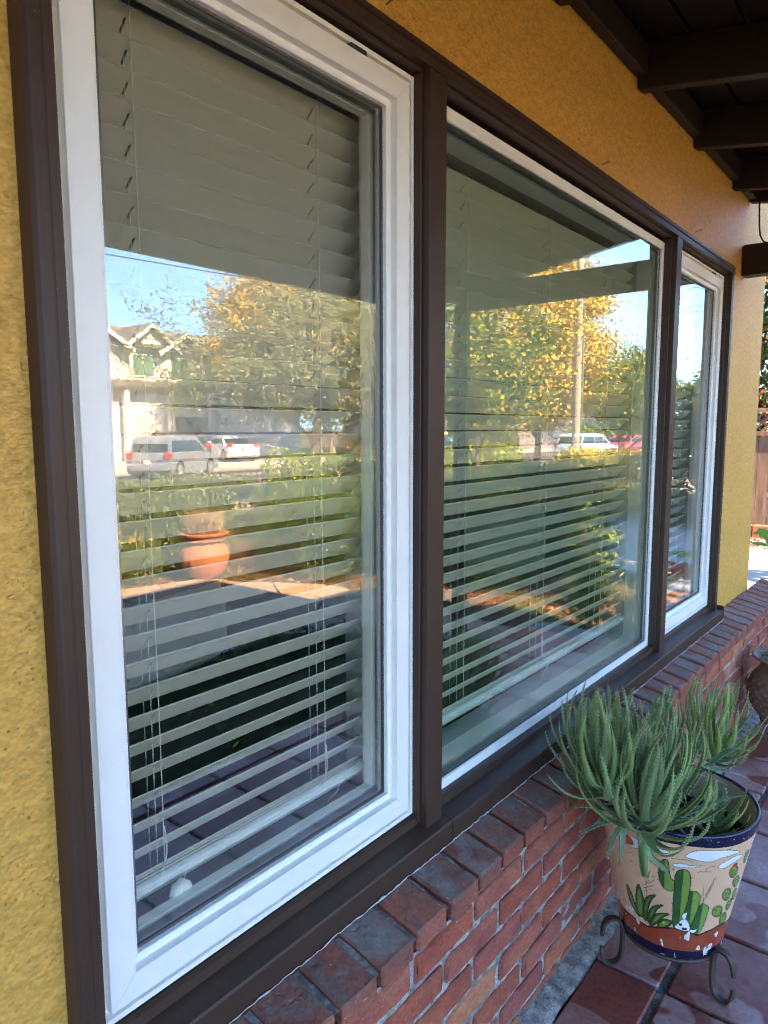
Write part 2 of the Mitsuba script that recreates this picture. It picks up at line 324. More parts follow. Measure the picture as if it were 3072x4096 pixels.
def window(name, label, x0, x1, z0, z1, casement, pane_mat, bow1=0, bow2=0, tilt2=0, rip=0):
    w = thing(name, label, 'window', 'windows set in the brown casing')
    if casement:
        put('frame', ringloft(x0, x1, z0, z1, [(0, .125), (0, .033), (.0085, .033), (.0085, .048), (.030, .048), (.030, .078), (.052, .082), (.052, .125)]), 'white_vinyl', w)
        put('sash', ringloft(x0, x1, z0, z1, [(.0172, .047), (.0172, .0305), (.018, .0298), (.0548, .0298), (.0556, .0306), (.0560, .0440), (.0566, .0446), (.0675, .0446), (.0682, .0454), (.069, .060),
                                               (.069, .075), (.078, .0785), (.078, .098), (.056, .098), (.0535, .0475)], seam=.0003), 'white_vinyl', w)
        gi = .069
        put('gasket', ringloft(x0, x1, z0, z1, [(gi - .001, .0530), (gi + .0035, .0545), (gi + .0035, .0555), (gi - .001, .0555)]), 'gasket', w)
        put('weep_slot', box(x0 + .52, x0 + .56, .0300, .047, z1 - .0165, z1 - .0092), 'gasket', w)
        yg = .0562
    else:
        put('frame', ringloft(x0, x1, z0, z1, [(0, .125), (0, .0432), (.0008, .0424), (.0255, .0424), (.0265, .0434), (.027, .049), (.027, .072), (.034, .075), (.034, .125)]), 'white_vinyl', w)
        put('bead', ringloft(x0, x1, z0, z1, [(.0125, .0426), (.0125, .0418), (.0258, .0414), (.0262, .0426)]), 'white_vinyl', w)
        gi = .027
        put('gasket', ringloft(x0, x1, z0, z1, [(gi - .001, .0468), (gi + .0025, .0475), (gi + .0025, .0482), (gi - .001, .0482)]), 'gasket', w)
        yg = .0485
    put('spacer', ringloft(x0, x1, z0, z1, [(gi + .0005, yg + .0015), (gi + .009, yg + .0015), (gi + .009, yg + .0125), (gi + .0005, yg + .0125)]), 'spacer_metal', w)
    g = gi - .0008
    put('pane', bowed_pane(x0 + g, x1 - g, z0 + g, z1 - g, yg, bow1, 0, rip, 1), pane_mat, w, smooth=True)
    put('pane', bowed_pane(x0 + g, x1 - g, z0 + g, z1 - g, yg + .0155, bow2, tilt2, rip, 5), 'glass_inner', w, smooth=True)
    # inside: liner of the reveal and the stool
    put('inner_liner', ringloft(x0, x1, z0, z1, [(0, .126), (.034, .126), (.030, .19), (-.03, .19), (-.03, .126)]), 'inner_trim', w)
    return w
W = [(.426, 1.125), (1.1945, 2.606), (2.675, 3.374)]
WZ0, WZ1 = .560, 2.007
w1 = window('casement_window', 'nearest tall casement window with thick white sash at the left', *W[0], WZ0, WZ1, True, 'glass_clear', tilt2=-.017)
w2 = window('picture_window', 'wide fixed middle window with thin white frame and greenish glass', *W[1], WZ0 - .006, WZ1 - .006, False, 'glass_green', tilt2=.006)
w3 = window('casement_window', 'far narrow casement window with rippled reflections at the right end', *W[2], WZ0, WZ1, True, 'glass_far', bow1=.004, tilt2=.004, rip=.0012)
# folding crank operator on the inner sill of the near window
ck = MB().add(tube([(.594, .103, .632), (.601, .104, .643), (.609, .105, .645), (.617, .105, .639), (.622, .105, .626)], [.0085, .010, .0105, .010, .0095], 10)).add(tube([(.6225, .105, .6255), (.6235, .105, .618), (.6240, .105, .600)], [.0112, .0118, .013], 10)).add(box(.575, .66, .094, .118, .596, .604, .002))
put('crank_handle', ck.mesh, 'white_vinyl', w1, smooth=40)

# ------------------------------------------------------------------ blinds
TH = math.radians(44); SW = .0520; ST = .0028; YF = .131
def slat_mesh(x0, x1, zf, cords, th=TH):
    d = np.array([math.cos(th), -math.sin(th)]); nrm = np.array([math.sin(th), math.cos(th)])
    sb = np.array([0, .0165, .0355, SW]); xb = [x0]
    for c in cords: xb += [c - .0020, c + .0020]
    xb = np.array(xb + [x1]); hole = {(2 * i + 1, 1) for i in range(len(cords))}
    crown = lambda s: .0012 * (1 - (2 * s / SW - 1) ** 2)
    def P(i, j, k):
        s = sb[j]; o = crown(s) + k * ST; q = np.array([YF, zf]) + d * s + nrm * (o - ST); return [xb[i], q[0], q[1]]
    v, f = [], []
    def quad(a, b, c, e): n = len(v); v.extend([a, b, c, e]); f.append([n, n + 1, n + 2, n + 3])
    for i in range(len(xb) - 1):
        for j in range(3):
            if (i, j) in hole:
                for (p, q) in (((i, j), (i + 1, j)), ((i + 1, j), (i + 1, j + 1)), ((i + 1, j + 1), (i, j + 1)), ((i, j + 1), (i, j))): quad(P(*p, 0), P(*q, 0), P(*q, 1), P(*p, 1))
                continue
            quad(P(i, j, 1), P(i + 1, j, 1), P(i + 1, j + 1, 1), P(i, j + 1, 1)); quad(P(i, j, 0), P(i, j + 1, 0), P(i + 1, j + 1, 0), P(i + 1, j, 0))
    for i in range(len(xb) - 1):
        quad(P(i, 0, 0), P(i + 1, 0, 0), P(i + 1, 0, 1), P(i, 0, 1)); quad(P(i, 3, 1), P(i + 1, 3, 1), P(i + 1, 3, 0), P(i, 3, 0))
    for i in (0, len(xb) - 1):
        for j in range(3): quad(P(i, j, 0), P(i, j, 1), P(i, j + 1, 1), P(i, j + 1, 0))
    return np.array(v), np.array(f)
def blind(label, x0, x1, cords, loops):
    b = thing('window_blind', label, 'blind', 'blinds behind the windows')
    zk = [1.898 - .0420 * k for k in range(-1, 30)]
    for i, z in enumerate(zk):
        sag = R.normal(0, .0006)
        put('slat', slat_mesh(x0 + R.normal(0, .0012), x1 + R.normal(0, .0012), z + sag, cords, TH + R.normal(0, .02)), 'slat_vinyl', b)
    dv, nv = np.array([math.cos(TH), -math.sin(TH)]), np.array([math.sin(TH), math.cos(TH)]); o0 = np.array([YF + .001, .6665])
    for i in range(3):
        put('slat', extrude_x([o0 + dv * a + nv * (b + .0040 * i) for a, b in ((0, .0), (.051, .0), (.051, .0026), (0, .0026))], x0, x1), 'slat_vinyl', b)
    put('bottom_rail', extrude_x([o0 + dv * a + nv * b for a, b in ((.002, -.0012), (-.0005, -.004), (-.0015, -.009), (-.0005, -.014), (.004, -.0185), (.048, -.0185), (.052, -.014), (.052, -.004), (.050, -.0012))], x0, x1), 'rail_vinyl', b)
    put('head_rail', box(x0 - .004, x1 + .004, .150, .190, 1.972, 2.004, .003), 'rail_vinyl', b)
    for c in cords:
        zz = np.linspace(1.955, .655, 80)
        wob = .0006 * np.sin(zz * 40 + c)
        put('cord', tube(np.stack([c + .0006 * np.sin(zz * 9), YF - .0018 + 0 * zz, zz], -1), .0009, 5), 'cord_fabric', b, smooth=True)
        put('cord', tube(np.stack([c + wob * .3, YF + SW * math.cos(TH) + .0018 + 0 * zz, zz], -1), .0009, 5), 'cord_fabric', b, smooth=True)
        put('cord', tube(np.stack([c + 0 * zz, YF + SW * math.cos(TH) * .5 + 0 * zz, zz], -1), .0008, 5), 'cord_fabric', b, smooth=True)
    for c in loops:
        pts = [(c, YF - .003, .74), (c + .002, YF - .004, .70), (c - .004, YF - .006, .680), (c - .012, YF - .006, .664), (c - .012, YF - .007, .655), (c + .004, YF - .008, .651), (c + .018, YF - .007, .652), (c + .030, YF - .003, .657),
               (c + .034, YF - .005, .648), (c + .030, YF - .006, .636), (c + .018, YF - .005, .628), (c + .006, YF - .005, .624), (c + .003, YF - .004, .612), (c + .002, YF - .004, .598)]
        p = np.array(pts); t = np.linspace(0, len(p) - 1, 60); i = np.arange(len(p))
        from scipy.interpolate import CubicSpline
        put('tied_cord', tube(CubicSpline(i, p)(t), .0011, 5), 'cord_fabric', b, smooth=True)
    return b
blind('white slat blind with knotted cords behind the near left window', .462, 1.092, [.597, .965], [.598, .966])
blind('wide white slat blind behind the greenish middle window', 1.232, 2.563, [1.47, 1.906, 2.35], [1.906])
blind('narrow white slat blind behind the far right window', 2.712, 3.345, [2.86, 3.20], [])

# ------------------------------------------------------------------ brick wainscot
bw = thing('brick_wall', 'low red brick wainscot with weathered cap bricks below the windows', 'brick wall')
FY = -.112
def rough_brick(x0, x1, y0, y1, z0, z1, ch=.004, a=.0011):
    m = trimesh.Trimesh(*box(x0, x1, y0, y1, z0, z1, ch), process=True); m = trimesh.Trimesh(*trimesh.remesh.subdivide_to_size(m.vertices, m.faces, .05), process=True)
    v = np.array(m.vertices); c = np.array([(x0 + x1) / 2, (y0 + y1) / 2, (z0 + z1) / 2]); o = R.uniform(0, 90)
    d = np.stack([meshkit.fbm(v * 55 + o + 7 * k, 2) - .5 for k in range(3)], -1) * a * 5
    return v + d, np.array(m.faces)
capj = [.21, .315, .42, .525, .63, .734, .834, .94, 1.045, 1.153, 1.252, 1.35, 1.452]
while capj[-1] < 4.5: capj.append(capj[-1] + .1025 + R.normal(0, .002))
for i, (a, b) in enumerate(zip(capj[:-1], capj[1:])):
    g = .0074 + R.normal(0, .0008); v, f = rough_brick(a + g, b - g, FY - .004 + R.normal(0, .0012), .028, .424, .484, .0045)
    v = v.copy(); v[:, 2] += (v[:, 1] + .022) * .22 * (v[:, 2] > .45) + R.normal(0, .0012)
    put('cap_brick', (v, f), CAPS[[0, 2, 1, 0, 2, 2, 1, 2, 1, 1, 0][i % 11] if i < 24 else int(R.integers(0, 2))], bw)
for c in range(7):
    zt = .416 - .0652 * c; zb = zt - .0535; x = .936 - 1.05 + (.105 if c % 2 else 0)
    while x < 4.5:
        L = .2095; g = .0066 + abs(R.normal(0, .0010))
        put('brick', rough_brick(x + g, x + L - g, FY + R.normal(0, .0016), -.02, zb + R.normal(0, .001), zt + R.normal(0, .001), .0042, .0013), BRICKS[int(R.choice(5, p=[.3, .2, .2, .2, .1]))], bw)
        x += L + R.normal(0, .0015)
# mortar bed, a rough sheet a little behind the faces
X, Z = np.meshgrid(np.arange(-.3, 4.52, .012), np.arange(-.08, .432, .008), indexing='ij')
nz_ = meshkit.fbm(np.stack([X * 28, X * 0, Z * 28], -1), 3)
V = np.stack([X, FY + .0092 - .0075 * nz_, Z], -1).reshape(-1, 3); ni, nj = X.shape; i, j = np.meshgrid(np.arange(ni - 1), np.arange(nj - 1), indexing='ij'); q = (i * nj + j)
k = put('mortar', (V, np.stack([q, q + nj, q + nj + 1, q + 1], -1).reshape(-1, 4)), 'mortar', bw, smooth=True); stuff(k)
X, Y = np.meshgrid(np.arange(-.3, 4.5, .012), np.arange(FY + .002, .03, .008), indexing='ij')
nz_ = meshkit.fbm(np.stack([X * 30, Y * 30, X * 0], -1), 3)
V = np.stack([X, Y, .4655 + (Y + .022) * .22 + .013 * nz_], -1).reshape(-1, 3); ni, nj = X.shape; i, j = np.meshgrid(np.arange(ni - 1), np.arange(nj - 1), indexing='ij'); q = (i * nj + j)
k = put('mortar', (V, np.stack([q, q + nj, q + nj + 1, q + 1], -1).reshape(-1, 4)), 'mortar', bw, smooth=True); stuff(k)
put('end_face', box(4.48, 4.52, FY + .012, .03, -.1, .47), 'mortar', bw)
# bead of white caulk where the sill meets the cap bricks
xx = np.arange(-.2, 3.45, .006); nn = meshkit.fbm(np.stack([xx * 45, xx * 0, xx * 0], -1), 3); n2 = meshkit.fbm(np.stack([xx * 90, xx * 0 + 5, xx * 0], -1), 3)
put('caulk_bead', tube(np.stack([xx, -.0225 - .004 * nn, .4865 + .007 * n2 - .002], -1), .0006 + .0034 * np.clip(nn * n2 - .12, 0, 1), 6), 'caulk', bw, smooth=True)

# ------------------------------------------------------------------ porch floor
pf = struct('porch_floor', MB().box(-4.5, 4.56, -1.34, .02, -.18, -.016).mesh, 'mortar', label='porch slab with square terracotta tiles and grey grout')
tj = [1.35 + .298 * k for k in range(-12, 11)]; yj = [-.165, -.335, -.635, -.935, -1.235, -1.345]
for a, b in zip(tj[:-1], tj[1:]):
    for c, d in zip(yj[1:], yj[:-1]):
        g = .0085 + R.normal(0, .0012); v, f = box(a + g, b - g, c + g, d - g, -.014, .0, .004)
        v = v.copy(); v[:, :2] += R.normal(0, .0018, 2); v[:, 2] += (v[:, 0] - a) * R.normal(0, .006) + R.normal(0, .0008)
        put('tile', (v, f), 'terracotta_tile', pf)
X, Y = np.meshgrid(np.arange(-3.9, 4.56, .012), np.linspace(-.172, FY + .01, 9), indexing='ij'); nn = meshkit.fbm(np.stack([X * 22, Y * 22, X * 0], -1), 3)
s_ = (Y - Y.min()) / (Y.max() - Y.min())
V = np.stack([X, Y + .012 * (meshkit.noise(np.stack([X * 9, X * 0, X * 0], -1)) - .5) * (1 - s_), -.010 + .020 * np.sqrt(s_ + .02) + .008 * nn], -1).reshape(-1, 3); ni, nj = X.shape; i, j = np.meshgrid(np.arange(ni - 1), np.arange(nj - 1), indexing='ij'); q = i * nj + j
put('mortar_fillet', (V, np.stack([q, q + nj, q + nj + 1, q + 1], -1).reshape(-1, 4)), 'mortar', pf, smooth=True)

# ------------------------------------------------------------------ painted pot, iron stand, aloe
PC = np.array([1.757, -.317]); PA0 = math.pi + math.atan2(.483, 1.757)
def chaikin(p, n=1):
    p = np.asarray(p, float)
    for _ in range(n):
        q = np.roll(p, -1, 0); p = np.stack([p * .75 + q * .25, p * .25 + q * .75], 1).reshape(-1, 2)
    return p
def sdf(u, v, pts):
    """signed distance in metres on the glaze, negative inside; u is an angle"""
    pts = np.asarray(pts, float) * [.155, 1]; U = u * .155
    d = mi.Float(9.0); ins = mi.Bool(False); m = len(pts)
    for a in range(m):
        x1, y1 = map(float, pts[a]); x2, y2 = map(float, pts[(a + 1) % m]); ex, ey = x2 - x1, y2 - y1
        t = dr.clip(((U - x1) * ex + (v - y1) * ey) / (ex * ex + ey * ey + 1e-12), 0, 1)
        d = dr.minimum(d, dr.square(U - x1 - t * ex) + dr.square(v - y1 - t * ey))
        if abs(ey) > 1e-9: ins = ins ^ (((y1 > v) != (y2 > v)) & (U < ex * (v - y1) / ey + x1))
    return dr.select(ins, -dr.sqrt(d), dr.sqrt(d))
def seg(u, v, pts):
    pts = np.asarray(pts, float) * [.155, 1]; U = u * .155; d = mi.Float(9.0)
    for a in range(len(pts) - 1):
        x1, y1 = map(float, pts[a]); x2, y2 = map(float, pts[a + 1]); ex, ey = x2 - x1, y2 - y1
        t = dr.clip(((U - x1) * ex + (v - y1) * ey) / (ex * ex + ey * ey + 1e-12), 0, 1)
        d = dr.minimum(d, dr.square(U - x1 - t * ex) + dr.square(v - y1 - t * ey))
    return dr.sqrt(d)
CLOUDS = [[(.129, .394), (.184, .407), (.274, .416), (.445, .417), (.579, .415), (.748, .411), (.925, .398), (.77, .396), (.602, .394), (.511, .387), (.407, .384), (.252, .391)],
          [(-.021, .367), (.051, .374), (.149, .375), (.225, .372), (.374, .377), (.302, .369), (.178, .366), (.042, .363)],
          [(.589, .366), (.614, .377), (.708, .382), (.813, .391), (1.023, .385), (.96, .377), (.794, .37), (.673, .361)],
          [(-.496, .364), (-.388, .374), (-.277, .382), (-.199, .368), (-.307, .363), (-.422, .359)],
          [(-.619, .403), (-.479, .403), (-.275, .401), (-.04, .403), (-.045, .396), (-.199, .39), (-.386, .381), (-.571, .372), (-.71, .375)],
          [(1.12, .405), (1.3, .42), (1.5, .418), (1.45, .405), (1.25, .398)]]
CACTI = [([(.052, .185), (.042, .250), (.045, .337), (.07, .353), (.13, .359), (.194, .357), (.232, .341), (.236, .301), (.229, .270), (.19, .235), (.15, .205)], .137),
         ([(-.098, .376), (-.148, .366), (-.17, .345), (-.16, .315), (-.103, .295), (-.02, .293), (.046, .3), (.047, .321), (0, .324), (-.041, .336), (-.056, .36), (-.066, .374)], -.105),
         ([(.182, .242), (.196, .272), (.237, .299), (.318, .303), (.391, .292), (.405, .275), (.381, .239), (.324, .205), (.25, .205)], .295),
         ([(.325, .195), (.355, .233), (.41, .26), (.481, .267), (.567, .255), (.566, .235), (.535, .203), (.49, .179), (.379, .18)], .465)]
AGAVE = [[(-.753, .26), (-.643, .238), (-.599, .213), (-.492, .18), (-.629, .192), (-.726, .218)], [(-.5, .284), (-.435, .257), (-.419, .232), (-.44, .185), (-.568, .19), (-.575, .233)],
         [(-.203, .272), (-.297, .251), (-.355, .218), (-.401, .178), (-.444, .185), (-.419, .232), (-.361, .255)], [(-.084, .25), (-.205, .232), (-.273, .201), (-.385, .172), (-.331, .217), (-.252, .237)],
         [(.009, .229), (-.111, .214), (-.207, .188), (-.35, .168), (-.273, .201), (-.19, .22)], [(.046, .208), (-.012, .19), (-.208, .172), (-.174, .196), (-.079, .21)]]
PADS = [[(.647, .242), (.685, .254), (.784, .253), (.864, .24), (.859, .225), (.803, .219), (.687, .227)], [(.852, .207), (.863, .224), (.96, .225), (1.053, .209), (1.049, .19), (.935, .186)],
        [(.77, .284), (.804, .298), (.901, .297), (.976, .281), (.953, .259), (.829, .268)], [(.805, .347), (.83, .36), (.911, .359), (.983, .348), (.989, .33), (.915, .325), (.835, .336)],
        [(.939, .311), (.97, .323), (1.067, .322), (1.158, .301), (1.114, .289), (1.003, .295)], [(.928, .243), (.968, .258), (1.075, .257), (1.112, .237), (1.021, .224)], [(1.042, .267), (1.052, .283), (1.165, .28), (1.233, .252), (1.16, .244)],
        [(1.07, .37), (1.1, .385), (1.2, .383), (1.27, .36), (1.16, .345)]]
SKULL = [[(.059, .191), (.138, .208), (.195, .221), (.256, .221), (.316, .202), (.327, .187), (.229, .185), (.132, .189)], [(.178, .221), (.172, .233), (.258, .243), (.235, .229), (.24, .221)], [(.324, .192), (.392, .190), (.456, .196), (.416, .181), (.338, .182)]]
GROUND = [(-3.2, .17), (-1.4, .165), (-1.1, .172), (-.869, .167), (-.611, .169), (-.369, .168), (-.141, .18), (.052, .189), (.229, .187), (.348, .183), (.46, .174), (.618, .182), (.861, .191), (1.079, .187), (1.5, .178), (3.2, .17)]
LINES = [[(.311, .355), (.35, .359), (.387, .357), (.43, .36), (.491, .357)], [(.417, .363), (.471, .371), (.541, .371)], [(-.02, .383), (.03, .387), (.09, .385)], [(.1, .386), (.16, .387), (.24, .384)], [(.66, .417), (.70, .413), (.75, .425)],
         [(-.63, .352), (-.58, .358), (-.53, .352), (-.48, .346)], [(-.62, .335), (-.56, .331), (-.53, .326)], [(-.52, .334), (-.47, .328), (-.42, .326)], [(-.53, .318), (-.49, .312), (-.46, .308)], [(-.52, .306), (-.48, .303), (-.45, .300)],
         [(-.37, .345), (-.36, .30), (-.37, .245)], [(-.36, .292), (-.29, .312), (-.23, .322)], [(-.40, .283), (-.31, .297), (-.24, .309)], [(-.41, .274), (-.32, .286), (-.26, .293)], [(-.41, .265), (-.33, .275), (-.29, .281)],
         [(.437, .314), (.45, .295), (.47, .255)], [(.44, .255), (.50, .300), (.585, .342)], [(.49, .297), (.50, .282)], [(.505, .305), (.515, .288)], [(.52, .312), (.53, .295)], [(.535, .318), (.545, .303)], [(.55, .324), (.56, .309)], [(.563, .330), (.573, .317)],
         [(-.16, .318), (-.20, .312)], [(-.17, .335), (-.205, .332)], [(.235, .335), (.265, .340)], [(.235, .320), (.262, .324)], [(.0, .35), (.02, .362)], [(.40, .285), (.43, .292)], [(.57, .25), (.60, .256)], [(.04, .255), (.01, .262)], [(.04, .235), (.01, .241)]]
def pot_c(p, n, uv):
    x, y = p.x - float(PC[0]), p.y - float(PC[1]); u = dr.atan2(y, x) - (PA0 - 2 * math.pi); u = dr.select(u > math.pi, u - 2 * math.pi, u); v = p.z
    u = u + (N(p.x * 60, p.y * 60, p.z * 60) - .5) * .006
    LW, K = .0011, (.010, .010, .012)
    brush = F(u * 9, v * 60, 0, 3)
    k = mixc((.68, .40, .225), (.73, .455, .27), brush)
    far = ss(1.35, 1.5, dr.abs(u))
    for c in CLOUDS:
        d = sdf(u, v, chaikin(c)); k = dr.select(d < 0, mixc((.72, .74, .80), (.84, .84, .84), brush), k); k = dr.select(dr.abs(d) < LW * .55, mi.Color3f(K), k)
    d = sdf(u, v, chaikin([(-.798, .388), (-.654, .401), (-.556, .401), (-.509, .386), (-.569, .377), (-.69, .377)])); k = dr.select(d < 0, mi.Color3f((.52, .12, .015)), k); k = dr.select(dr.abs(d) < LW * .5, mi.Color3f(K), k)
    L = mi.Float(9.0)
    for s in LINES: L = dr.minimum(L, seg(u, v, s))
    k = dr.select(L < LW * .5, mi.Color3f(K), k)
    for i, c in enumerate(AGAVE):
        d = sdf(u, v, chaikin(c)) - .001; k = dr.select(d < 0, mixc((.03, .085, .02), (.16, .25, .04), ss(-.0015, -.006, d + .003 * brush)), k); k = dr.select(dr.abs(d) < LW * .7, mi.Color3f(K), k)
    for c, mid in CACTI[::-1]:
        d = sdf(u, v, chaikin(c)) - .0016; side = ss(-.01, .012, u - mid)
        k = dr.select(d < 0, mixc((.035, .105, .028), (.19, .30, .055), side) * (.8 + .4 * brush), k); k = dr.select((dr.abs(d) < LW * .8) | ((d < -.003) & (dr.abs(u - mid) < .0035)), mi.Color3f(K), k)
    for c in PADS:
        d = sdf(u, v, chaikin(c)) - .0012; f1 = mikit.voronoi(u * 26, v * 160)[0]
        g = mixc((.22, .31, .06), (.12, .20, .04), ss(-.006, -.001, d)); k = dr.select(d < 0, dr.select((f1 < .26) & (d < -.002), mi.Color3f(K), g), k); k = dr.select(dr.abs(d) < LW * .7, mi.Color3f(K), k)
    d = sdf(u, v, chaikin([(.83, .36), (.85, .368), (.91, .369), (.95, .363), (.91, .358)])); k = dr.select(d < 0, mi.Color3f((.45, .03, .02)), k)
    gd = sdf(u, v, GROUND + [(3.2, .0), (-3.2, .0)])
    k = dr.select(gd < 0, mixc((.27, .045, .022), (.35, .07, .03), brush), k); k = dr.select(dr.abs(gd) < .0016 + .0012 * N(u * 30, v * 20), mi.Color3f((.03, .015, .012)), k)
    for c in SKULL:
        d = sdf(u, v, chaikin(c)); k = dr.select(d < 0, mi.Color3f((.80, .80, .82)), k); k = dr.select(dr.abs(d) < LW * .5, mi.Color3f(K), k)
    for cu, cv, rr in ((.165, .203, .0042), (.215, .192, .004), (.255, .192, .0035)): k = dr.select(dr.sqrt(dr.square((u - cu) * .155) + dr.square(v - cv)) < rr, mi.Color3f(K), k)
    blue = mixc((.006, .006, .028), (.010, .011, .045), brush)
    k = dr.select((v < .124 + .004 * (N(u * 3.0, 2.0) - .5)), blue, k); k = dr.select(dr.abs(v - .125) < .0008, mi.Color3f(K), k)
    k = dr.select((v > .424 + .003 * (N(u * 4.0, 7.0) - .5)), blue, k)
    # lime crust and drips where water has run over the glaze near the bottom
    cr = ss(.60, .68, F(u * 9 + 3, v * 60, 4, 4)) * ss(.10, .55, N(u * 2.6 + 1, 3.0, 1.0)) 
    band = ((v < .20) & (v > .10) & (F(u * 4 + 8, v * 16, 1, 2) > .50)) | (((dr.abs(u - .88) < .05) | (dr.abs(u - .29) < .045) | (dr.abs(u + .62) < .06)) & (v < .215) & (v > .12))
    k = dr.select(band & (cr > .3), mixc((.62, .57, .48), (.80, .77, .70), brush), k)
    sp = ss(.88, .9, N(p.x * 230, p.y * 230, p.z * 230)); k = mixc(k, (.8, .8, .8), sp * ss(.38, .43, v) * .8)
    return dr.select(mi.Float(1) > 0, k, k)
bs('pot_glaze', principled(mikit.proc(pot_c), .16, spec=.5, clearcoat=.4, clearcoat_gloss=.9))
bs('pot_inside', principled((.52, .40, .25), .35))
pot = thing('flower_pot', 'large painted flower pot with cactus and cloud scenes and navy rim on the iron stand', 'flower pot')
pr = lambda z: .122 + .067 * (z - .1) / .354
out = [(.0, .101), (.112, .100), (.1185, .1015), (pr(.108), .108)] + [(pr(z) - .0015 + .0012 / (1 + math.exp(-(z - .398) / .010)), z) for z in np.linspace(.12, .443, 60)] + [(.1895, .449), (.1875, .4535), (.184, .455), (.1805, .4535), (.179, .450)]
put('body', lathe(out, 96, PC), 'pot_glaze', pot, smooth=50)
put('inner_wall', lathe([(.1789, .450), (.177, .43), (.168, .385), (.158, .335)], 72, PC), 'pot_inside', pot, smooth=True)
def disc(c, z, r, n=40, m=14, amp=.012, sc=40):
    rr = np.linspace(0, r, m); a = np.linspace(0, 2 * np.pi, n + 1)[:-1]; X = c[0] + rr[:, None] * np.cos(a); Y = c[1] + rr[:, None] * np.sin(a)
    Z = z + amp * (meshkit.fbm(np.stack([X * sc, Y * sc, X * 0], -1), 3) - .5); v = np.stack([X, Y, Z], -1).reshape(-1, 3)
    f = [[i * n + j, (i + 1) * n + j, (i + 1) * n + (j + 1) % n, i * n + (j + 1) % n] for i in range(m - 1) for j in range(n)]
    return v, np.array(f)
put('soil', disc(PC, .375, .1705), 'potting_soil', pot, smooth=True)
mb = MB()
for _ in range(260):
    a = R.uniform(0, 2 * np.pi); r = .16 * math.sqrt(R.uniform()); s = R.uniform(.002, .005)
    mb.add(move(rotz(box(-s, s, -s * .5, s * .5, -s * .4, s * .4), R.uniform(0, 6)), (PC[0] + r * math.cos(a), PC[1] + r * math.sin(a), .378)), color=np.array([1, .95, .85]) * R.choice([.02, .05, .30], p=[.4, .4, .2]))
k = put('soil_crumbs', mb.mesh, 'vertex_matte', pot, color=mb.col); stuff(k)

st = thing('plant_stand', 'black wrought iron stand with C shaped scroll legs under the painted pot', 'plant stand')
put('ring', tube([(PC[0] + .117 * math.cos(a), PC[1] + .117 * math.sin(a), .094) for a in np.linspace(0, 2 * np.pi, 60)], .0055, 8, cap=False), 'dark_iron', st, smooth=True)
put('cross_bar', box(PC[0] - .116, PC[0] + .116, PC[1] - .006, PC[1] + .006, .092, .0975, .001), 'dark_iron', st)
def scroll_leg(ang):
    # a flat bar bent to a C, open outwards, its upper curve under the pot's edge
    d = np.array([math.cos(ang), math.sin(ang), 0]); t = np.array([-d[1], d[0], 0]); ctr = np.array([PC[0], PC[1], 0]) + d * .150
    q = []
    for s in np.linspace(math.radians(6), math.radians(354), 48):
        cx, cz = math.cos(s), math.sin(s); cx = np.sign(cx) * abs(cx) ** .8 * .027; cz = np.sign(cz) * abs(cz) ** .62 * .0615
        q.append(ctr + d * cx + np.array([0, 0, .0655 + cz]))
    q = np.array(q); tg = np.gradient(q, axis=0); tg /= np.linalg.norm(tg, axis=1, keepdims=True); nn = np.cross(tg, t)
    w = np.full(len(q), .0085); th = np.full(len(q), .0032); w[:4] *= [.5, .75, .9, 1]; w[-4:] *= [1, .9, .75, .5]
    v = np.stack([q + t * w[:, None] + nn * th[:, None], q - t * w[:, None] + nn * th[:, None], q - t * w[:, None] - nn * th[:, None], q + t * w[:, None] - nn * th[:, None]], 1).reshape(-1, 3)
    f = [[i * 4 + j, i * 4 + (j + 1) % 4, (i + 1) * 4 + (j + 1) % 4, (i + 1) * 4 + j] for i in range(len(q) - 1) for j in range(4)]; m = (len(q) - 1) * 4
    f += [[3, 2, 1, 0], [m, m + 1, m + 2, m + 3]]
    return v, np.array(f)
for a in (math.atan2(.102, -.095), math.atan2(-.139, -.053), math.radians(10)):
    put('leg', scroll_leg(a), 'dark_iron', st)

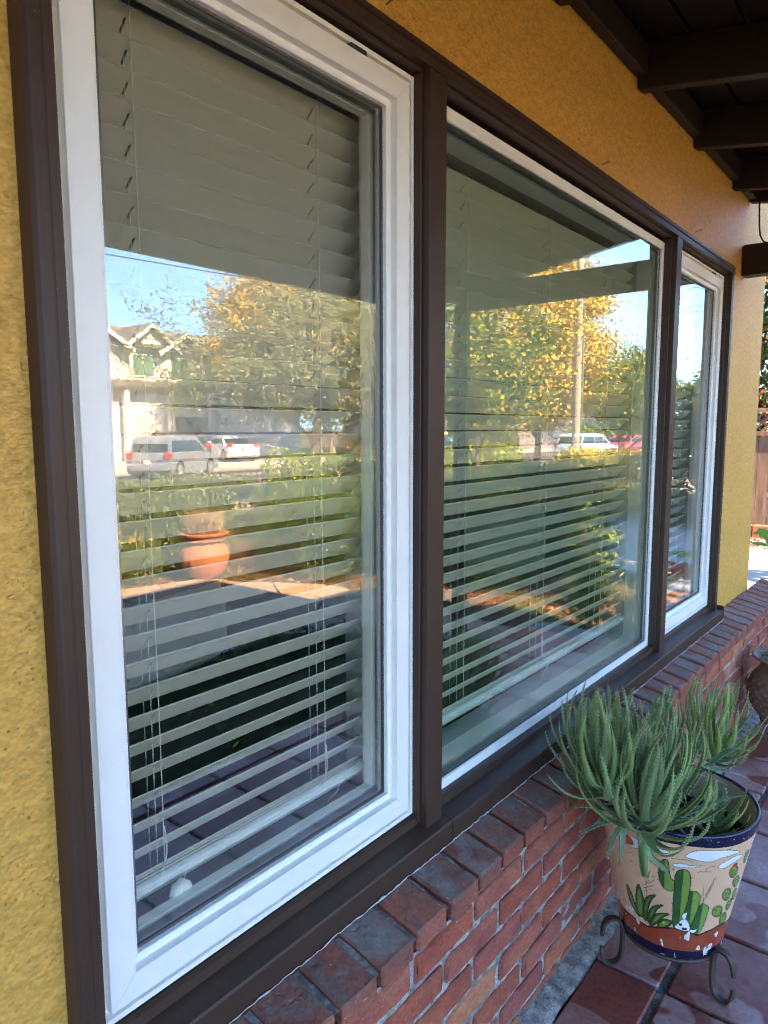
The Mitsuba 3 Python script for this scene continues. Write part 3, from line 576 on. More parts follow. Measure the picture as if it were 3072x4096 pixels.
def leaf_aloe(pts, w0, thick=.35, tip=(.20, .085, .06), g0=(.17, .25, .13), g1=(.085, .165, .075), teeth=True, upv=(0, 0, 1), cut=False):
    """a succulent leaf along a curve: crescent cross-section, pointed, soft teeth along both edges"""
    from scipy.interpolate import CubicSpline
    p = np.asarray(pts, float); m = 15; c = CubicSpline(np.linspace(0, 1, len(p)), p); s = np.linspace(0, 1, m); q = c(s); L = np.linalg.norm(np.diff(q, axis=0), axis=1).sum()
    tg = c(s, 1); tg /= np.linalg.norm(tg, axis=1, keepdims=True) + 1e-9
    upv = np.asarray(upv, float); side = np.cross(tg, upv); bad = np.linalg.norm(side, axis=1) < .15; side[bad] = np.cross(tg[bad], [.8, .6, 0]); side /= np.linalg.norm(side, axis=1, keepdims=True)
    for i in range(1, m):
        if side[i] @ side[i - 1] < 0: side[i] *= -1
    nrm = np.cross(side, tg)
    w = w0 * (1 - s ** 1.45) ** 1.0 * (1 - .12 * (1 - s)) + .0006
    if cut: w = w0 * (1 - .35 * s)
    # cross-section: flat or hollow top, rounded back
    a = np.array([-1, -.62, 0, .62, 1, .66, 0, -.66]); b = np.array([.10, -.02, -.10, -.02, .10, -.30, -.52, -.30]) * (thick / .35)
    v = (q[:, None] + side[:, None] * (a[None, :, None] * w[:, None, None]) + nrm[:, None] * (b[None, :, None] * w[:, None, None])).reshape(-1, 3); K = len(a)
    f = [[i * K + j, i * K + (j + 1) % K, (i + 1) * K + (j + 1) % K, (i + 1) * K + j] for i in range(m - 1) for j in range(K)]
    f = np.array(f); f = np.vstack([f[:, [0, 1, 2]], f[:, [0, 2, 3]]]); e = (m - 1) * K
    f = np.vstack([f, [[e, e + j, e + j + 1] for j in range(1, K - 1)]])
    k = s[:, None] ** .8; col = (np.asarray(g0) * (1 - k) + np.asarray(g1) * k) * R.uniform(.78, 1.25); tt = np.clip((s - .90) / .1, 0, 1)[:, None] * (0 if cut else 1); col = col * (1 - tt) + np.asarray(tip) * tt
    col = np.repeat(col * (1 + R.normal(0, .05, (m, 1))), K, 0)
    mb = MB(); mb.add((v, f)); mb.c.append(col)
    if teeth:
        n = max(3, int(L / .011))
        for sd in (-1, 1):
            for x in (np.arange(n) + R.uniform(.2, .8)) / n * .93:
                i = x * (m - 1); i0 = int(i); fr = i - i0; i1 = min(i0 + 1, m - 1)
                P = q[i0] * (1 - fr) + q[i1] * fr; S = side[i0] * sd; W_ = w[i0] * (1 - fr) + w[i1] * fr; tgi = tg[i0]; o = P + S * W_ * .96 + nrm[i0] * W_ * .10; h = R.uniform(.0032, .0050)
                mb.add((np.array([o - tgi * .0014, o + tgi * .0016, o + nrm[i0] * .0011, o - nrm[i0] * .0009, o + S * h + tgi * .0016]), np.array([[0, 2, 4], [2, 1, 4], [1, 3, 4], [3, 0, 4]])), color=(.50, .55, .36))
    return mb
aloe = thing('aloe_plant', 'spiky green aloe with toothed leaves spilling over the painted pot toward the wall', 'plant')
def put_leaf(mb): return put('leaf', mb.mesh, 'vertex_satin', aloe, color=mb.col, smooth=True)
def rosette(base, axis, n, l0, l1, w, seed, e0=12, e1=80, hue=0, sweep=34):
    """leaves leave the stem sideways and sweep upwards"""
    g = np.random.default_rng(seed); base = np.asarray(base, float); axis = np.asarray(axis, float); axis /= np.linalg.norm(axis)
    a = np.cross(axis, [0, 1, 0]); a /= np.linalg.norm(a); b = np.cross(axis, a)
    for i in range(n):
        t = i / (n - 1); az = i * 2.39996 + g.normal(0, .2); el = math.radians(e0 + (e1 - e0) * t ** .8 + g.normal(0, 7)); L = (l0 * (1 - t) + l1 * t) * g.uniform(.80, 1.14)
        hd = a * math.cos(az) + b * math.sin(az); sw = math.radians(sweep) * g.uniform(.5, 1.25) * (1 - .5 * t); tw = g.normal(0, .10); sd = np.cross(axis, hd)
        at = lambda f, e: base + axis * (.030 * t) + L * f * (hd * math.cos(e) + axis * math.sin(e) + sd * tw * f * f)
        pts = np.array([at(.02, el - sw), at(.30, el - sw), at(.62, el - sw * .45), at(.84, el - sw * .1), at(1.0, el + sw * .25)])
        pts[:, 2] += .02 * np.array([0, .2, .5, .8, 1])
        y = pts[:, 1]; z = pts[:, 2]; lim = np.where(z < .478, -.122, np.where(z < .56, -.034, -.014)); pts[:, 1] = np.minimum(y, lim - .003 * np.arange(5)[::-1])
        low = (pts[:, 1] > -.118) & (z < .505); pts[low, 2] = np.maximum(pts[low, 2], .505)
        lt = g.uniform(0, 1); g0 = np.array([.21, .29, .13]) * (1 - lt) + np.array([.25, .31, .095]) * lt; g1 = np.array([.135, .215, .08]) * (1 - lt) + np.array([.185, .25, .05]) * lt
        if hue: g1 = g1 * [1.25, 1.12, .8]
        put_leaf(leaf_aloe(pts, w * .92 * g.uniform(.7, 1.2) * (1.05 - .3 * t), tip=[(.22, .085, .06), (.17, .14, .08), (.28, .11, .08)][i % 3], g0=g0, g1=g1, upv=axis * .6 - hd * .5 + np.array([0, 0, .3]), cut=(g.uniform() < .04)))
rosette((1.575, -.300, .448), (-.02, -.14, .96), 60, .205, .225, .0130, 3, 16, 86)
rosette((1.580, -.196, .500), (-.20, .0, .98), 44, .185, .205, .0118, 4, 30, 86)
rosette((1.672, -.222, .465), (-.05, .02, .98), 38, .19, .205, .0115, 7, 26, 86)
rosette((1.780, -.270, .470), (.05, .0, 1.0), 40, .175, .185, .0112, 5, 24, 84)
rosette((2.015, -.330, .462), (.14, -.10, .98), 54, .175, .165, .0120, 6, 8, 80, hue=1)
rosette((1.735, -.41, .385), (.0, -.15, .95), 16, .10, .11, .0085, 8, 16, 70, hue=1)
for pts_, w_, c_ in [([(1.569, -.306, .462), (1.555, -.309, .436), (1.548, -.318, .406), (1.55, -.334, .387), (1.562, -.362, .366)], .019, True), ([(1.60, -.19, .47), (1.617, -.13, .526), (1.627, -.116, .583), (1.645, -.109, .654), (1.67, -.111, .729)], .014, False),
                    ([(1.60, -.20, .48), (1.575, -.158, .531), (1.568, -.13, .576), (1.566, -.105, .64), (1.574, -.093, .701)], .011, False), ([(1.594, -.223, .481), (1.562, -.192, .491), (1.533, -.16, .524), (1.506, -.132, .554)], .010, False),
                    ([(1.556, -.226, .468), (1.529, -.207, .476), (1.502, -.187, .487), (1.472, -.167, .484)], .010, False), ([(1.545, -.249, .449), (1.515, -.231, .457), (1.48, -.21, .45), (1.448, -.193, .445)], .009, False),
                    ([(1.547, -.266, .455), (1.523, -.255, .438), (1.501, -.25, .409), (1.486, -.249, .386)], .009, False), ([(1.547, -.266, .455), (1.534, -.265, .43), (1.523, -.268, .4), (1.51, -.267, .365)], .009, False),
                    ([(1.585, -.309, .469), (1.628, -.363, .471), (1.678, -.42, .5), (1.728, -.479, .515)], .014, False), ([(1.584, -.31, .466), (1.623, -.365, .460), (1.646, -.397, .464), (1.665, -.425, .469)], .014, True),
                    ([(1.57, -.309, .463), (1.593, -.342, .458), (1.63, -.386, .46), (1.665, -.424, .478)], .014, True), ([(1.587, -.297, .467), (1.628, -.316, .523), (1.669, -.335, .575), (1.727, -.372, .649)], .015, False),
                    ([(1.591, -.284, .473), (1.614, -.28, .536), (1.629, -.263, .612), (1.656, -.262, .677)], .015, False), ([(1.828, -.293, .46), (1.892, -.343, .471), (1.95, -.382, .509), (2.006, -.424, .504)], .010, True),
                    ([(1.872, -.341, .492), (1.91, -.381, .476), (1.945, -.415, .463), (1.975, -.446, .438)], .012, False)]:
    put_leaf(leaf_aloe(pts_, w_, g0=(.21, .29, .18), g1=(.15, .235, .11), cut=c_))
mb = MB(); g = np.random.default_rng(19)
for i in range(60):
    c = np.array([(1.575, -.30, .45), (1.59, -.20, .49), (1.68, -.225, .47), (1.79, -.28, .46), (2.0, -.33, .47)][i % 5]) + g.normal(0, .02, 3); d = g.normal(0, 1, 3); d[2] = abs(d[2]) * .5; d /= np.linalg.norm(d); L = g.uniform(.05, .13); c[2] = max(c[2], .42)
    mb.add(tube([c, c + d * L * .5 + [0, 0, .01], c + d * L + [0, 0, g.uniform(-.03, .03)]], [.0022, .0016, .0005], 4), color=np.array([(.34, .27, .17), (.28, .20, .12), (.40, .34, .24)][i % 3]))
k = put('dead_leaves', mb.mesh, 'vertex_matte', aloe, color=mb.col); stuff(k)

# ------------------------------------------------------------------ second pot at the end of the wall
P2 = np.array([3.44, -.300])
p2 = thing('clay_pot', 'brown round clay pot with scale relief on a thin wire stand near the wall end', 'pot')
prof2 = [(0, .062), (.055, .060), (.09, .075), (.13, .12), (.158, .185), (.160, .225), (.142, .272), (.118, .305), (.112, .325), (.125, .345), (.148, .356), (.150, .362), (.142, .366), (.122, .352), (.108, .33), (.0, .325)]
from scipy.interpolate import CubicSpline as CS
def on_prof2(z):
    zz = np.array([.060, .075, .12, .185, .225, .272, .305, .325]); rr_ = np.array([.055, .09, .13, .158, .160, .142, .118, .112]); return float(np.interp(z, zz, rr_))
bs('brown_clay', bump(principled(mikit.proc(lambda p, n, uv: mixc((.15, .085, .055), (.26, .17, .12), F(p.x * 40, p.y * 40, p.z * 40, 3))), .55, spec=.4), lambda p, n, uv: F(p.x * 150, p.y * 150, p.z * 150, 2) * .001))
put('body', lathe(prof2, 64, P2), 'brown_clay', p2, smooth=45)
mb = MB()
rows = np.linspace(.085, .275, 11)
for r_i, z in enumerate(rows):
    r = on_prof2(z); n = 22
    for j in range(n):
        a = (j + .5 * (r_i % 2)) * 2 * np.pi / n; da = 2 * np.pi / n * .46; dz = .0125
        pts = []
        for (x_, y_) in [(0, 1), (.7, .55), (1, -.1), (.6, -.7), (0, -1), (-.6, -.7), (-1, -.1), (-.7, .55)]:
            zz = z + y_ * dz; rr2 = on_prof2(zz) + .0005; pts.append([P2[0] + rr2 * math.cos(a + x_ * da), P2[1] + rr2 * math.sin(a + x_ * da), zz])
        ctr_ = [P2[0] + (r + .006) * math.cos(a), P2[1] + (r + .006) * math.sin(a), z - .002]
        mb.add((np.array(pts + [ctr_]), np.array([[i, 8, (i + 1) % 8] for i in range(8)])))
k = put('scale_relief', mb.mesh, 'brown_clay', p2); stuff(k)
s2 = thing('wire_stand', 'thin black wire stand with small scrolls under the brown clay pot', 'plant stand')
put('ring', tube([(P2[0] + .10 * math.cos(a), P2[1] + .10 * math.sin(a), .072) for a in np.linspace(0, 2 * np.pi, 40)], .004, 6, cap=False), 'dark_iron', s2, smooth=True)
for a in (2.6, 4.0, .6, 5.2):
    d = np.array([math.cos(a), math.sin(a)]); q = []
    for s in np.linspace(0, 1, 8): q.append([P2[0] + d[0] * (.10 + .03 * s), P2[1] + d[1] * (.10 + .03 * s), .072 - .055 * s])
    for s in np.linspace(0, 5.5, 16): rr_ = .014 - .0014 * s; q.append([P2[0] + d[0] * (.132 + rr_ * math.sin(s)), P2[1] + d[1] * (.132 + rr_ * math.sin(s)), .018 - .004 + .0 + rr_ * (math.cos(s) - 0) * .9 - .0 + .0])
    q = np.array(q); q[:, 2] = np.maximum(q[:, 2], .004); put('leg', tube(q, .0035, 6), 'dark_iron', s2, smooth=True)
tp = thing('trailing_plant', 'wispy dry trailing plant spilling from the brown clay pot', 'plant')
mb = MB()
for i in range(70):
    a = R.uniform(0, 6.28); r = R.uniform(.0, .08); p0 = np.array([P2[0] + r * math.cos(a), P2[1] + r * math.sin(a), .345]); L = R.uniform(.06, .16); el = R.uniform(.1, 1.1)
    d = np.array([math.cos(a) * math.cos(el), math.sin(a) * math.cos(el), math.sin(el)]); pts = [p0 + d * L * s + np.array([0, 0, -.10 * s * s * R.uniform(.3, 1.2)]) for s in np.linspace(0, 1, 6)]
    mb.add(tube(pts, np.linspace(.0016, .0006, 6), 4), color=[(.10, .14, .05), (.20, .17, .09), (.06, .05, .03)][i % 3])
put('foliage', mb.mesh, 'vertex_matte', tp, color=mb.col)
mb = MB()
for dx, ln in ((.02, .28), (.035, .33)):
    z = np.linspace(.36, .36 - ln, 14); mb.add(tube(np.stack([P2[0] - .158 - .010 * np.sin(z * 30) + dx * .1, P2[1] + .04 + .03 * np.cos(z * 14) + 0 * z, z], -1), .0012, 4))
put('string', mb.mesh, 'cord_fabric', tp)

# ------------------------------------------------------------------ foliage tools
def leafcloud(n, blobs, size, pal, seed, aspect=1.6, shell=.55, clumps=0, clump_r=.25, droop=0.0, lean=None):
    """n small leaves (two triangles each) in ellipsoids (cx,cy,cz,rx,ry,rz); optional clumps give an uneven outline with gaps"""
    g = np.random.default_rng(seed); blobs = np.asarray(blobs, float); wgt = np.prod(blobs[:, 3:6], 1) ** (2 / 3); wgt /= wgt.sum()
    def inside(m):
        b = blobs[g.choice(len(blobs), m, p=wgt)]; d = g.normal(0, 1, (m, 3)); d /= np.linalg.norm(d, axis=1, keepdims=True); r = (shell ** 3 + (1 - shell ** 3) * g.uniform(0, 1, m)) ** (1 / 3)
        return b[:, :3] + d * r[:, None] * b[:, 3:6]
    if clumps:
        C = inside(clumps); s = g.uniform(.5, 1.3, clumps) * clump_r; i = g.integers(0, clumps, n); d = g.normal(0, .5, (n, 3)); c = C[i] + d * s[i][:, None]
    else: c = inside(n)
    a = g.normal(0, 1, (n, 3)); a[:, 2] -= droop; a /= np.linalg.norm(a, axis=1, keepdims=True)
    if lean is not None: a = a * .35 + np.asarray(lean); a /= np.linalg.norm(a, axis=1, keepdims=True)
    b = np.cross(a, g.normal(0, 1, (n, 3))); b /= np.linalg.norm(b, axis=1, keepdims=True)
    L = size * g.uniform(.6, 1.3, n); w = L / aspect
    v = np.stack([c - a * L[:, None] * .5, c + b * w[:, None] * .5, c + a * L[:, None] * .5, c - b * w[:, None] * .5], 1).reshape(-1, 3)
    q = np.arange(n)[:, None] * 4; f = np.vstack([q + [0, 1, 2], q + [0, 2, 3]])
    pal = np.asarray(pal, float); col = pal[g.integers(0, len(pal), n)] * g.uniform(.7, 1.25, (n, 1)); col = np.repeat(np.clip(col, 0, .9), 4, 0)
    return v, f, col
bs('leaf', {'type': 'diffuse', 'reflectance': {'type': 'mesh_attribute', 'name': 'vertex_color'}})
def foliage(name, parent, *a, **k):
    v, f, c = leafcloud(*a, **k); return put(name, (v, f), 'leaf', parent, color=c)
def branches(base, h, spread, seed, r0=.12, n=7, levels=2, bark=(.16, .12, .09), lean=(0, 0), split=.35):
    g = np.random.default_rng(seed); mb = MB(); base = np.asarray(base, float)
    def grow(p, d, L, r, lv):
        pts = [p]; q = p.copy(); dd = d.copy()
        for s in range(5): dd = dd + g.normal(0, .07, 3); dd /= np.linalg.norm(dd); q = q + dd * L / 5; pts.append(q.copy())
        mb.add(tube(pts, np.linspace(r, r * .55, 6), 7, cap=False), color=bark)
        if lv > 0:
            for i in range(n if lv == levels else max(3, n - 3)):
                j = g.integers(2, 6); az = g.uniform(0, 6.28); up_ = g.uniform(.35, 1.0); nd = np.array([math.cos(az) * spread, math.sin(az) * spread, up_]) + dd * .5; nd /= np.linalg.norm(nd); grow(pts[j], nd, L * g.uniform(.5, .85), r * .45, lv - 1)
    d = np.array([lean[0], lean[1], 1.0]); grow(base, d / np.linalg.norm(d), h * split, r0, levels); return mb
def tree(name, label, base, h, crown, n, size, pal, seed, clumps=160, clump_r=.6, aspect=1.5, r0=.15, bark=(.16, .12, .09), group=None, spread=.9, split=.4, shell=.5, cat='tree', droop=0.):
    t = thing(name, label, cat, group or 'trees along the street and garden'); mb = branches(base, h, spread, seed, r0=r0, bark=bark, split=split); put('trunk', mb.mesh, 'vertex_matte', t, color=mb.col)
    foliage('crown', t, n, crown, size, pal, seed + 100, aspect=aspect, shell=shell, clumps=clumps, clump_r=clump_r, droop=droop); return t

# ------------------------------------------------------------------ ground, path, road
def gz(y): return -.14 - .43 * np.clip((-np.asarray(y, float) - 5.5) / 4.0, 0, 1)
xs_ = np.unique(np.concatenate([np.linspace(-300, -20, 12), np.linspace(-20, 60, 41), np.linspace(60, 400, 14)])); ys_ = np.unique(np.concatenate([np.linspace(-400, -40, 12), np.linspace(-40, -12, 15), np.linspace(-12, 0, 49), np.linspace(0, 20, 9), np.linspace(20, 300, 10)]))
X, Y = np.meshgrid(xs_, ys_, indexing='ij'); V = np.stack([X, Y, gz(Y)], -1).reshape(-1, 3); ni, nj = X.shape; i, j = np.meshgrid(np.arange(ni - 1), np.arange(nj - 1), indexing='ij'); q = i * nj + j
struct('ground', (V, np.stack([q, q + nj, q + nj + 1, q + 1], -1).reshape(-1, 4)), 'garden_soil', smooth=True, label='dark soil and lawn of the front garden')
struct('road', box(-120, 200, -25.9, -13.4, -.75, -.56), 'asphalt', label='grey street beyond the garden')
struct('pavement', MB().box(-120, 200, -13.38, -11.6, -.75, -.45, ch=.01).box(-120, 200, -28.2, -25.92, -.75, -.45, ch=.01).mesh, 'concrete', label='concrete pavement along the street')
struct('far_driveway', box(12, 34, -35.8, -28.22, -.75, -.445), 'concrete', label='pale concrete driveway across the street')
from shapely.geometry import Polygon, MultiPoint, Point, box as sbox
from shapely.ops import voronoi_diagram
path_poly = Polygon([(-4, -4.98), (3.3, -5.0), (4.22, -4.78), (4.42, -4.3), (4.78, -3.6), (4.70, -2.2), (4.50, -1.36), (4.02, -1.36), (3.96, -2.35), (3.3, -2.78), (2.0, -2.6), (-4, -2.6)])
pth = struct('path', move(extrude_z(list(path_poly.exterior.coords)[:-1], -.16, -.112), (0, 0, 0)), 'mortar', label='flagstone path curving from the porch into the sun')
pts = []
g = np.random.default_rng(11)
while len(pts) < 150:
    c = g.uniform([-4, -5], [4.9, -1.3])
    if path_poly.buffer(.2).contains(Point(c)) and all(np.hypot(*(c - p)) > .34 for p in pts): pts.append(c)
    elif len(pts) > 95 and g.uniform() < .002: break
    if g.uniform() < .0004: break
bs('flagstone', principled(mikit.proc(lambda p, n, uv: mixc((.28, .185, .12), (.42, .29, .19), F(p.x * 4, p.y * 4, 0, 4))), .8, spec=.2))
for cell in voronoi_diagram(MultiPoint([tuple(p) for p in pts])).geoms:
    s = cell.intersection(path_poly).buffer(-.013)
    if s.is_empty or s.geom_type != 'Polygon' or s.area < .01: continue
    s = s.buffer(-.02).buffer(.02)
    if s.is_empty or s.geom_type != 'Polygon' or s.area < .01: continue
    put('stone', extrude_z(list(s.simplify(.004).exterior.coords)[:-1], -.12, -.098 + g.normal(0, .0015)), 'flagstone', pth)
struct('driveway', extrude_z([(6.3, -.45), (7.6, -2.1), (9.2, -3.3), (30, -7.2), (30, 2.6), (5.0, 2.6), (5.0, .0)], -.17, -.118), 'concrete', label='sunlit concrete driveway beyond the wall end')
def scatter(name, label, poly, n, size, pal, seed, z=None, lift=.02, aspect=2.0, flat=.35, hgt=0.0):
    g = np.random.default_rng(seed); x0, y0, x1, y1 = poly.bounds; c = []
    from shapely import contains_xy
    while len(c) < n:
        q = g.uniform([x0, y0], [x1, y1], (n * 2, 2)); c += list(q[contains_xy(poly, q[:, 0], q[:, 1])])
    c = np.array(c[:n]); zz = (gz(c[:, 1]) if z is None else z) + g.uniform(0, lift, n) + hgt * g.uniform(0, 1, n) ** 2
    a = g.normal(0, 1, (n, 3)); a[:, 2] *= flat; a /= np.linalg.norm(a, axis=1, keepdims=True); b = np.cross(a, [0, 0, 1] + g.normal(0, .4, (n, 3))); b /= np.linalg.norm(b, axis=1, keepdims=True)
    L = size * g.uniform(.6, 1.4, n); w = L / aspect; c3 = np.column_stack([c, zz])
    v = np.stack([c3 - a * L[:, None] * .5, c3 + b * w[:, None] * .5, c3 + a * L[:, None] * .5, c3 - b * w[:, None] * .5], 1).reshape(-1, 3); q = np.arange(n)[:, None] * 4
    pal = np.asarray(pal, float); col = np.repeat(pal[g.integers(0, len(pal), n)] * g.uniform(.7, 1.3, (n, 1)), 4, 0)
    k = put(name, (v, np.vstack([q + [0, 1, 2], q + [0, 2, 3]])), 'leaf', None, color=col); tag(k, label, None, None, 'stuff'); return k
bed = Polygon([(-4, -1.36), (4.0, -1.36), (3.94, -2.33), (3.3, -2.76), (2.0, -2.58), (-4, -2.58)])
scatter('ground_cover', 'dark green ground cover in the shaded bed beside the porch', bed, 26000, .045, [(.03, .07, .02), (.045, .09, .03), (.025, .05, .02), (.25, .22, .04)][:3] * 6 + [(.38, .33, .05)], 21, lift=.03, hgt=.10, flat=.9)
mul = Polygon([(-4, -5.02), (3.4, -5.04), (4.3, -4.82), (4.5, -4.3), (4.83, -3.6), (4.75, -2.2), (4.56, -1.36), (4.6, -.6), (6.2, -.5), (7.5, -2.1), (8.6, -3.2), (9, -7.4), (-4, -7.4)])
scatter('bark_mulch', 'reddish brown bark mulch around the shrubs', mul, 26000, .05, [(.22, .085, .04), (.30, .13, .07), (.14, .06, .035), (.36, .19, .11)], 22, lift=.02)

# ------------------------------------------------------------------ shrubs and hedges seen in the panes
GREENS = [(.05, .10, .024), (.068, .125, .03), (.11, .17, .036), (.036, .07, .02), (.20, .23, .07)]
def hedge(label, x0, x1, y0, y1, z1, n, size, pal, seed, name='hedge', group=None, aspect=1.7, z0=-.13, keep=None):
    h = thing(name, label, name, group or ('bushes in the garden' if name == 'bush' else 'hedges of the front garden')); g = np.random.default_rng(seed)
    bl = []; nx = max(1, int((x1 - x0) / .45)); ny = max(1, int((y1 - y0) / .45)); nzz = max(1, int((z1 - z0) / .4))
    for a in np.linspace(x0 + .22, x1 - .22, nx):
        for b in np.linspace(y0 + .22, y1 - .22, ny):
            for c in np.linspace(z0 + .18, z1 - .20, nzz): keep and not keep(a, b) or bl.append((a, b, c, .36, .36, .30 * g.uniform(.8, 1.2)))
    foliage('leaves', h, n, bl, size, pal, seed, aspect=aspect, shell=.55)
    mb = MB()
    for _ in range(max(4, int((x1 - x0) * 3))):
        a, b = g.uniform(x0 + .1, x1 - .1), g.uniform(y0 + .1, y1 - .1); zb = float(gz(b))
        if keep and not keep(a - .15, b): continue
        mb.add(tube([(a, b, zb - .05), (a + g.normal(0, .08), b + g.normal(0, .08), zb + .5), (a + g.normal(0, .15), b + g.normal(0, .15), z1 - .15)], [.016, .012, .006], 5), color=(.10, .07, .05))
    put('stem', mb.mesh, 'vertex_matte', h, color=mb.col); return h
SAGE = [(.20, .235, .12), (.26, .295, .155), (.15, .20, .08), (.12, .17, .055), (.33, .34, .20)]
hedge('loose grey green shrub row behind the flagstone path', 1.9, 5.7, -6.7, -5.55, .72, 52000, .065, SAGE + GREENS[:2], 31, aspect=4.5)
hedge('clipped dark green hedge at the bend of the path', 4.4, 8.4, -5.3, -3.75, .68, 70000, .030, GREENS, 32, keep=lambda a, b: a > 4.62 + (-3.95 - b) * .85)
hedge('lime green hedge along the front fence', 7.6, 15.5, -7.7, -6.9, .92, 34000, .055, [(.20, .26, .03), (.27, .32, .045), (.12, .18, .02), (.32, .36, .07)], 33, aspect=1.3, z0=-.4)
hedge('low green hedge row along the street side', -3, 6.3, -7.8, -6.9, .52, 16000, .05, GREENS + SAGE[:2], 36, z0=-.4)
hedge('golden leaved bush beyond the driveway corner', 11.2, 13.4, -4.4, -3.2, .92, 9000, .06, [(.50, .38, .03), (.42, .34, .05), (.30, .28, .04), (.55, .45, .10)], 34, name='bush')
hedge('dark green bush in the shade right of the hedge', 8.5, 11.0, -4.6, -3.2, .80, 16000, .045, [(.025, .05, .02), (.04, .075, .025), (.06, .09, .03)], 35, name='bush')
def shrub(name, label, x, y, h, r, n, size, pal, seed, aspect=3., cat='shrub'):
    s = thing(name, label, cat); zb = float(gz(y)); g = np.random.default_rng(seed); mb = MB()
    for _ in range(6):
        a = g.uniform(0, 6.28); mb.add(tube([(x, y, zb - .03), (x + r * .3 * math.cos(a), y + r * .3 * math.sin(a), zb + h * .5), (x + r * .5 * math.cos(a), y + r * .5 * math.sin(a), zb + h * .92)], [.010, .007, .004], 5), color=(.13, .09, .06))
    put('stem', mb.mesh, 'vertex_matte', s, color=mb.col)
    foliage('leaves', s, n, [(x, y, zb + h * .62, r, r, h * .42), (x, y, zb + h * .3, r * .7, r * .7, h * .25)], size, pal, seed, aspect=aspect, shell=.2, clumps=60, clump_r=.10); return s
shrub('leafy_shrub', 'slender leafy shrub standing in sunlit bark mulch', 4.98, -1.15, .86, .17, 1700, .055, [(.10, .17, .03), (.16, .24, .05), (.26, .30, .07)], 41)
def grass_tuft(label, x, y, h, r, n, pal, seed, dry=False):
    t = thing('grass_tuft', label, 'grass', 'dark grass tufts by the driveway'); g = np.random.default_rng(seed); mb = MB(); zb = float(gz(y))
    for i in range(n):
        a = g.uniform(0, 6.28); rr_ = r * g.uniform(0, .35); L = h * g.uniform(.6, 1.1); out_ = r * g.uniform(.2, 1.1)
        p = np.array([[x + math.cos(a) * (rr_ + out_ * s ** 2), y + math.sin(a) * (rr_ + out_ * s ** 2), zb + L * (s - .25 * s ** 3)] for s in (0, .35, .7, 1)]); wv = np.array([-math.sin(a), math.cos(a), 0]) * .004
        v = np.concatenate([p + wv * (1 - np.array([0, .2, .6, .98]))[:, None], p - wv * (1 - np.array([0, .2, .6, .98]))[:, None]]); mb.add((v, np.array([[j, j + 1, j + 5, j + 4] for j in range(3)])), color=np.asarray(pal[i % len(pal)]) * g.uniform(.7, 1.3))
    put('blades', mb.mesh, 'leaf', t, color=mb.col); return t
grass_tuft('dark arching grass tuft beside the sunlit mulch', 5.36, -.98, .42, .30, 260, [(.05, .06, .025), (.09, .085, .04), (.13, .11, .06)], 42)
grass_tuft('second dark grass tuft at the driveway edge', 5.60, -1.45, .36, .26, 200, [(.05, .06, .025), (.09, .085, .04), (.13, .11, .06)], 43)

hedge('low dark shrubs between the hedge and the driveway', 5.5, 8.3, -3.6, -2.2, .34, 30000, .035, [(.03, .06, .02), (.045, .08, .025), (.06, .10, .03)], 37, name='bush')
tree('shade_tree', 'tall spreading tree beside the house throwing dappled shade on the driveway', (7.6, 3.3, -.14), 8.0, [(7.6, 2.9, 5.2, 2.9, 1.7, 1.3), (6.2, 2.7, 4.8, 1.3, 1.3, 1.0), (9.2, 3.0, 5.0, 1.8, 1.6, 1.2)], 52000, .13, GREENS, 75, clumps=420, clump_r=.5, r0=.16)

# terracotta pot with dry grass on the sunlit path
tp2 = thing('terracotta_pot', 'round orange terracotta pot with a rope band on the sunlit path edge', 'flower pot')
tz = -.098; ctp = (4.27, -4.82)
tprof = [(0, 0), (.13, 0), (.15, .012), (.20, .08), (.235, .17), (.238, .23), (.215, .30), (.185, .335), (.178, .35), (.195, .365), (.198, .385), (.188, .392), (.200, .405), (.235, .425), (.24, .44), (.225, .452), (.19, .445), (.175, .42), (.0, .41)]
v, f = lathe(tprof, 64, (0, 0)); a_ = np.arctan2(v[:, 1], v[:, 0]); ribs = 1 + .022 * np.cos(a_ * 18) * ((v[:, 2] > .03) & (v[:, 2] < .31)); v = v.copy(); v[:, 0] *= ribs; v[:, 1] *= ribs
put('body', move((v, f), (ctp[0], ctp[1], tz)), 'terracotta', tp2, smooth=40)
put('rope_band', tube([(ctp[0] + (.204 + .005 * math.cos(14 * a)) * math.cos(a), ctp[1] + (.204 + .005 * math.cos(14 * a)) * math.sin(a), tz + .378 + .004 * math.sin(14 * a)) for a in np.linspace(0, 2 * np.pi, 240)], .010, 6, cap=False), 'terracotta', tp2, smooth=True)
dg = thing('dry_grass', 'straw coloured dry grass standing in the terracotta pot', 'plant'); mb = MB(); g = np.random.default_rng(51)
for i in range(330):
    a = g.uniform(0, 6.28); r = .16 * math.sqrt(g.uniform()); L = g.uniform(.14, .27); o = g.uniform(.1, .9) * .13
    p = np.array([[ctp[0] + math.cos(a) * (r + o * s * s), ctp[1] + math.sin(a) * (r + o * s * s), tz + .41 + L * s] for s in (0, .5, 1)]); mb.add(tube(p, [.003, .003, .0016], 3), color=np.array([(.45, .33, .17), (.55, .42, .24), (.35, .22, .12)][i % 3]))
put('stems', mb.mesh, 'vertex_matte', dg, color=mb.col)
yf = thing('flowering_plant', 'small plant with yellow flower heads beside the terracotta pot', 'plant')
v, f, c = leafcloud(900, [(3.75, -5.25, .06, .38, .18, .20)], .05, [(.10, .16, .04), (.16, .20, .07)], 52, aspect=3.5, shell=.2); put('leaves', (v, f), 'leaf', yf, color=c)
v, f, c = leafcloud(40, [(3.72, -5.15, .30, .36, .12, .10)], .035, [(.5, .36, .03), (.42, .30, .04)], 53, aspect=1.2, shell=.1, clumps=16, clump_r=.05); put('flowers', (v, f), 'leaf', yf, color=c)

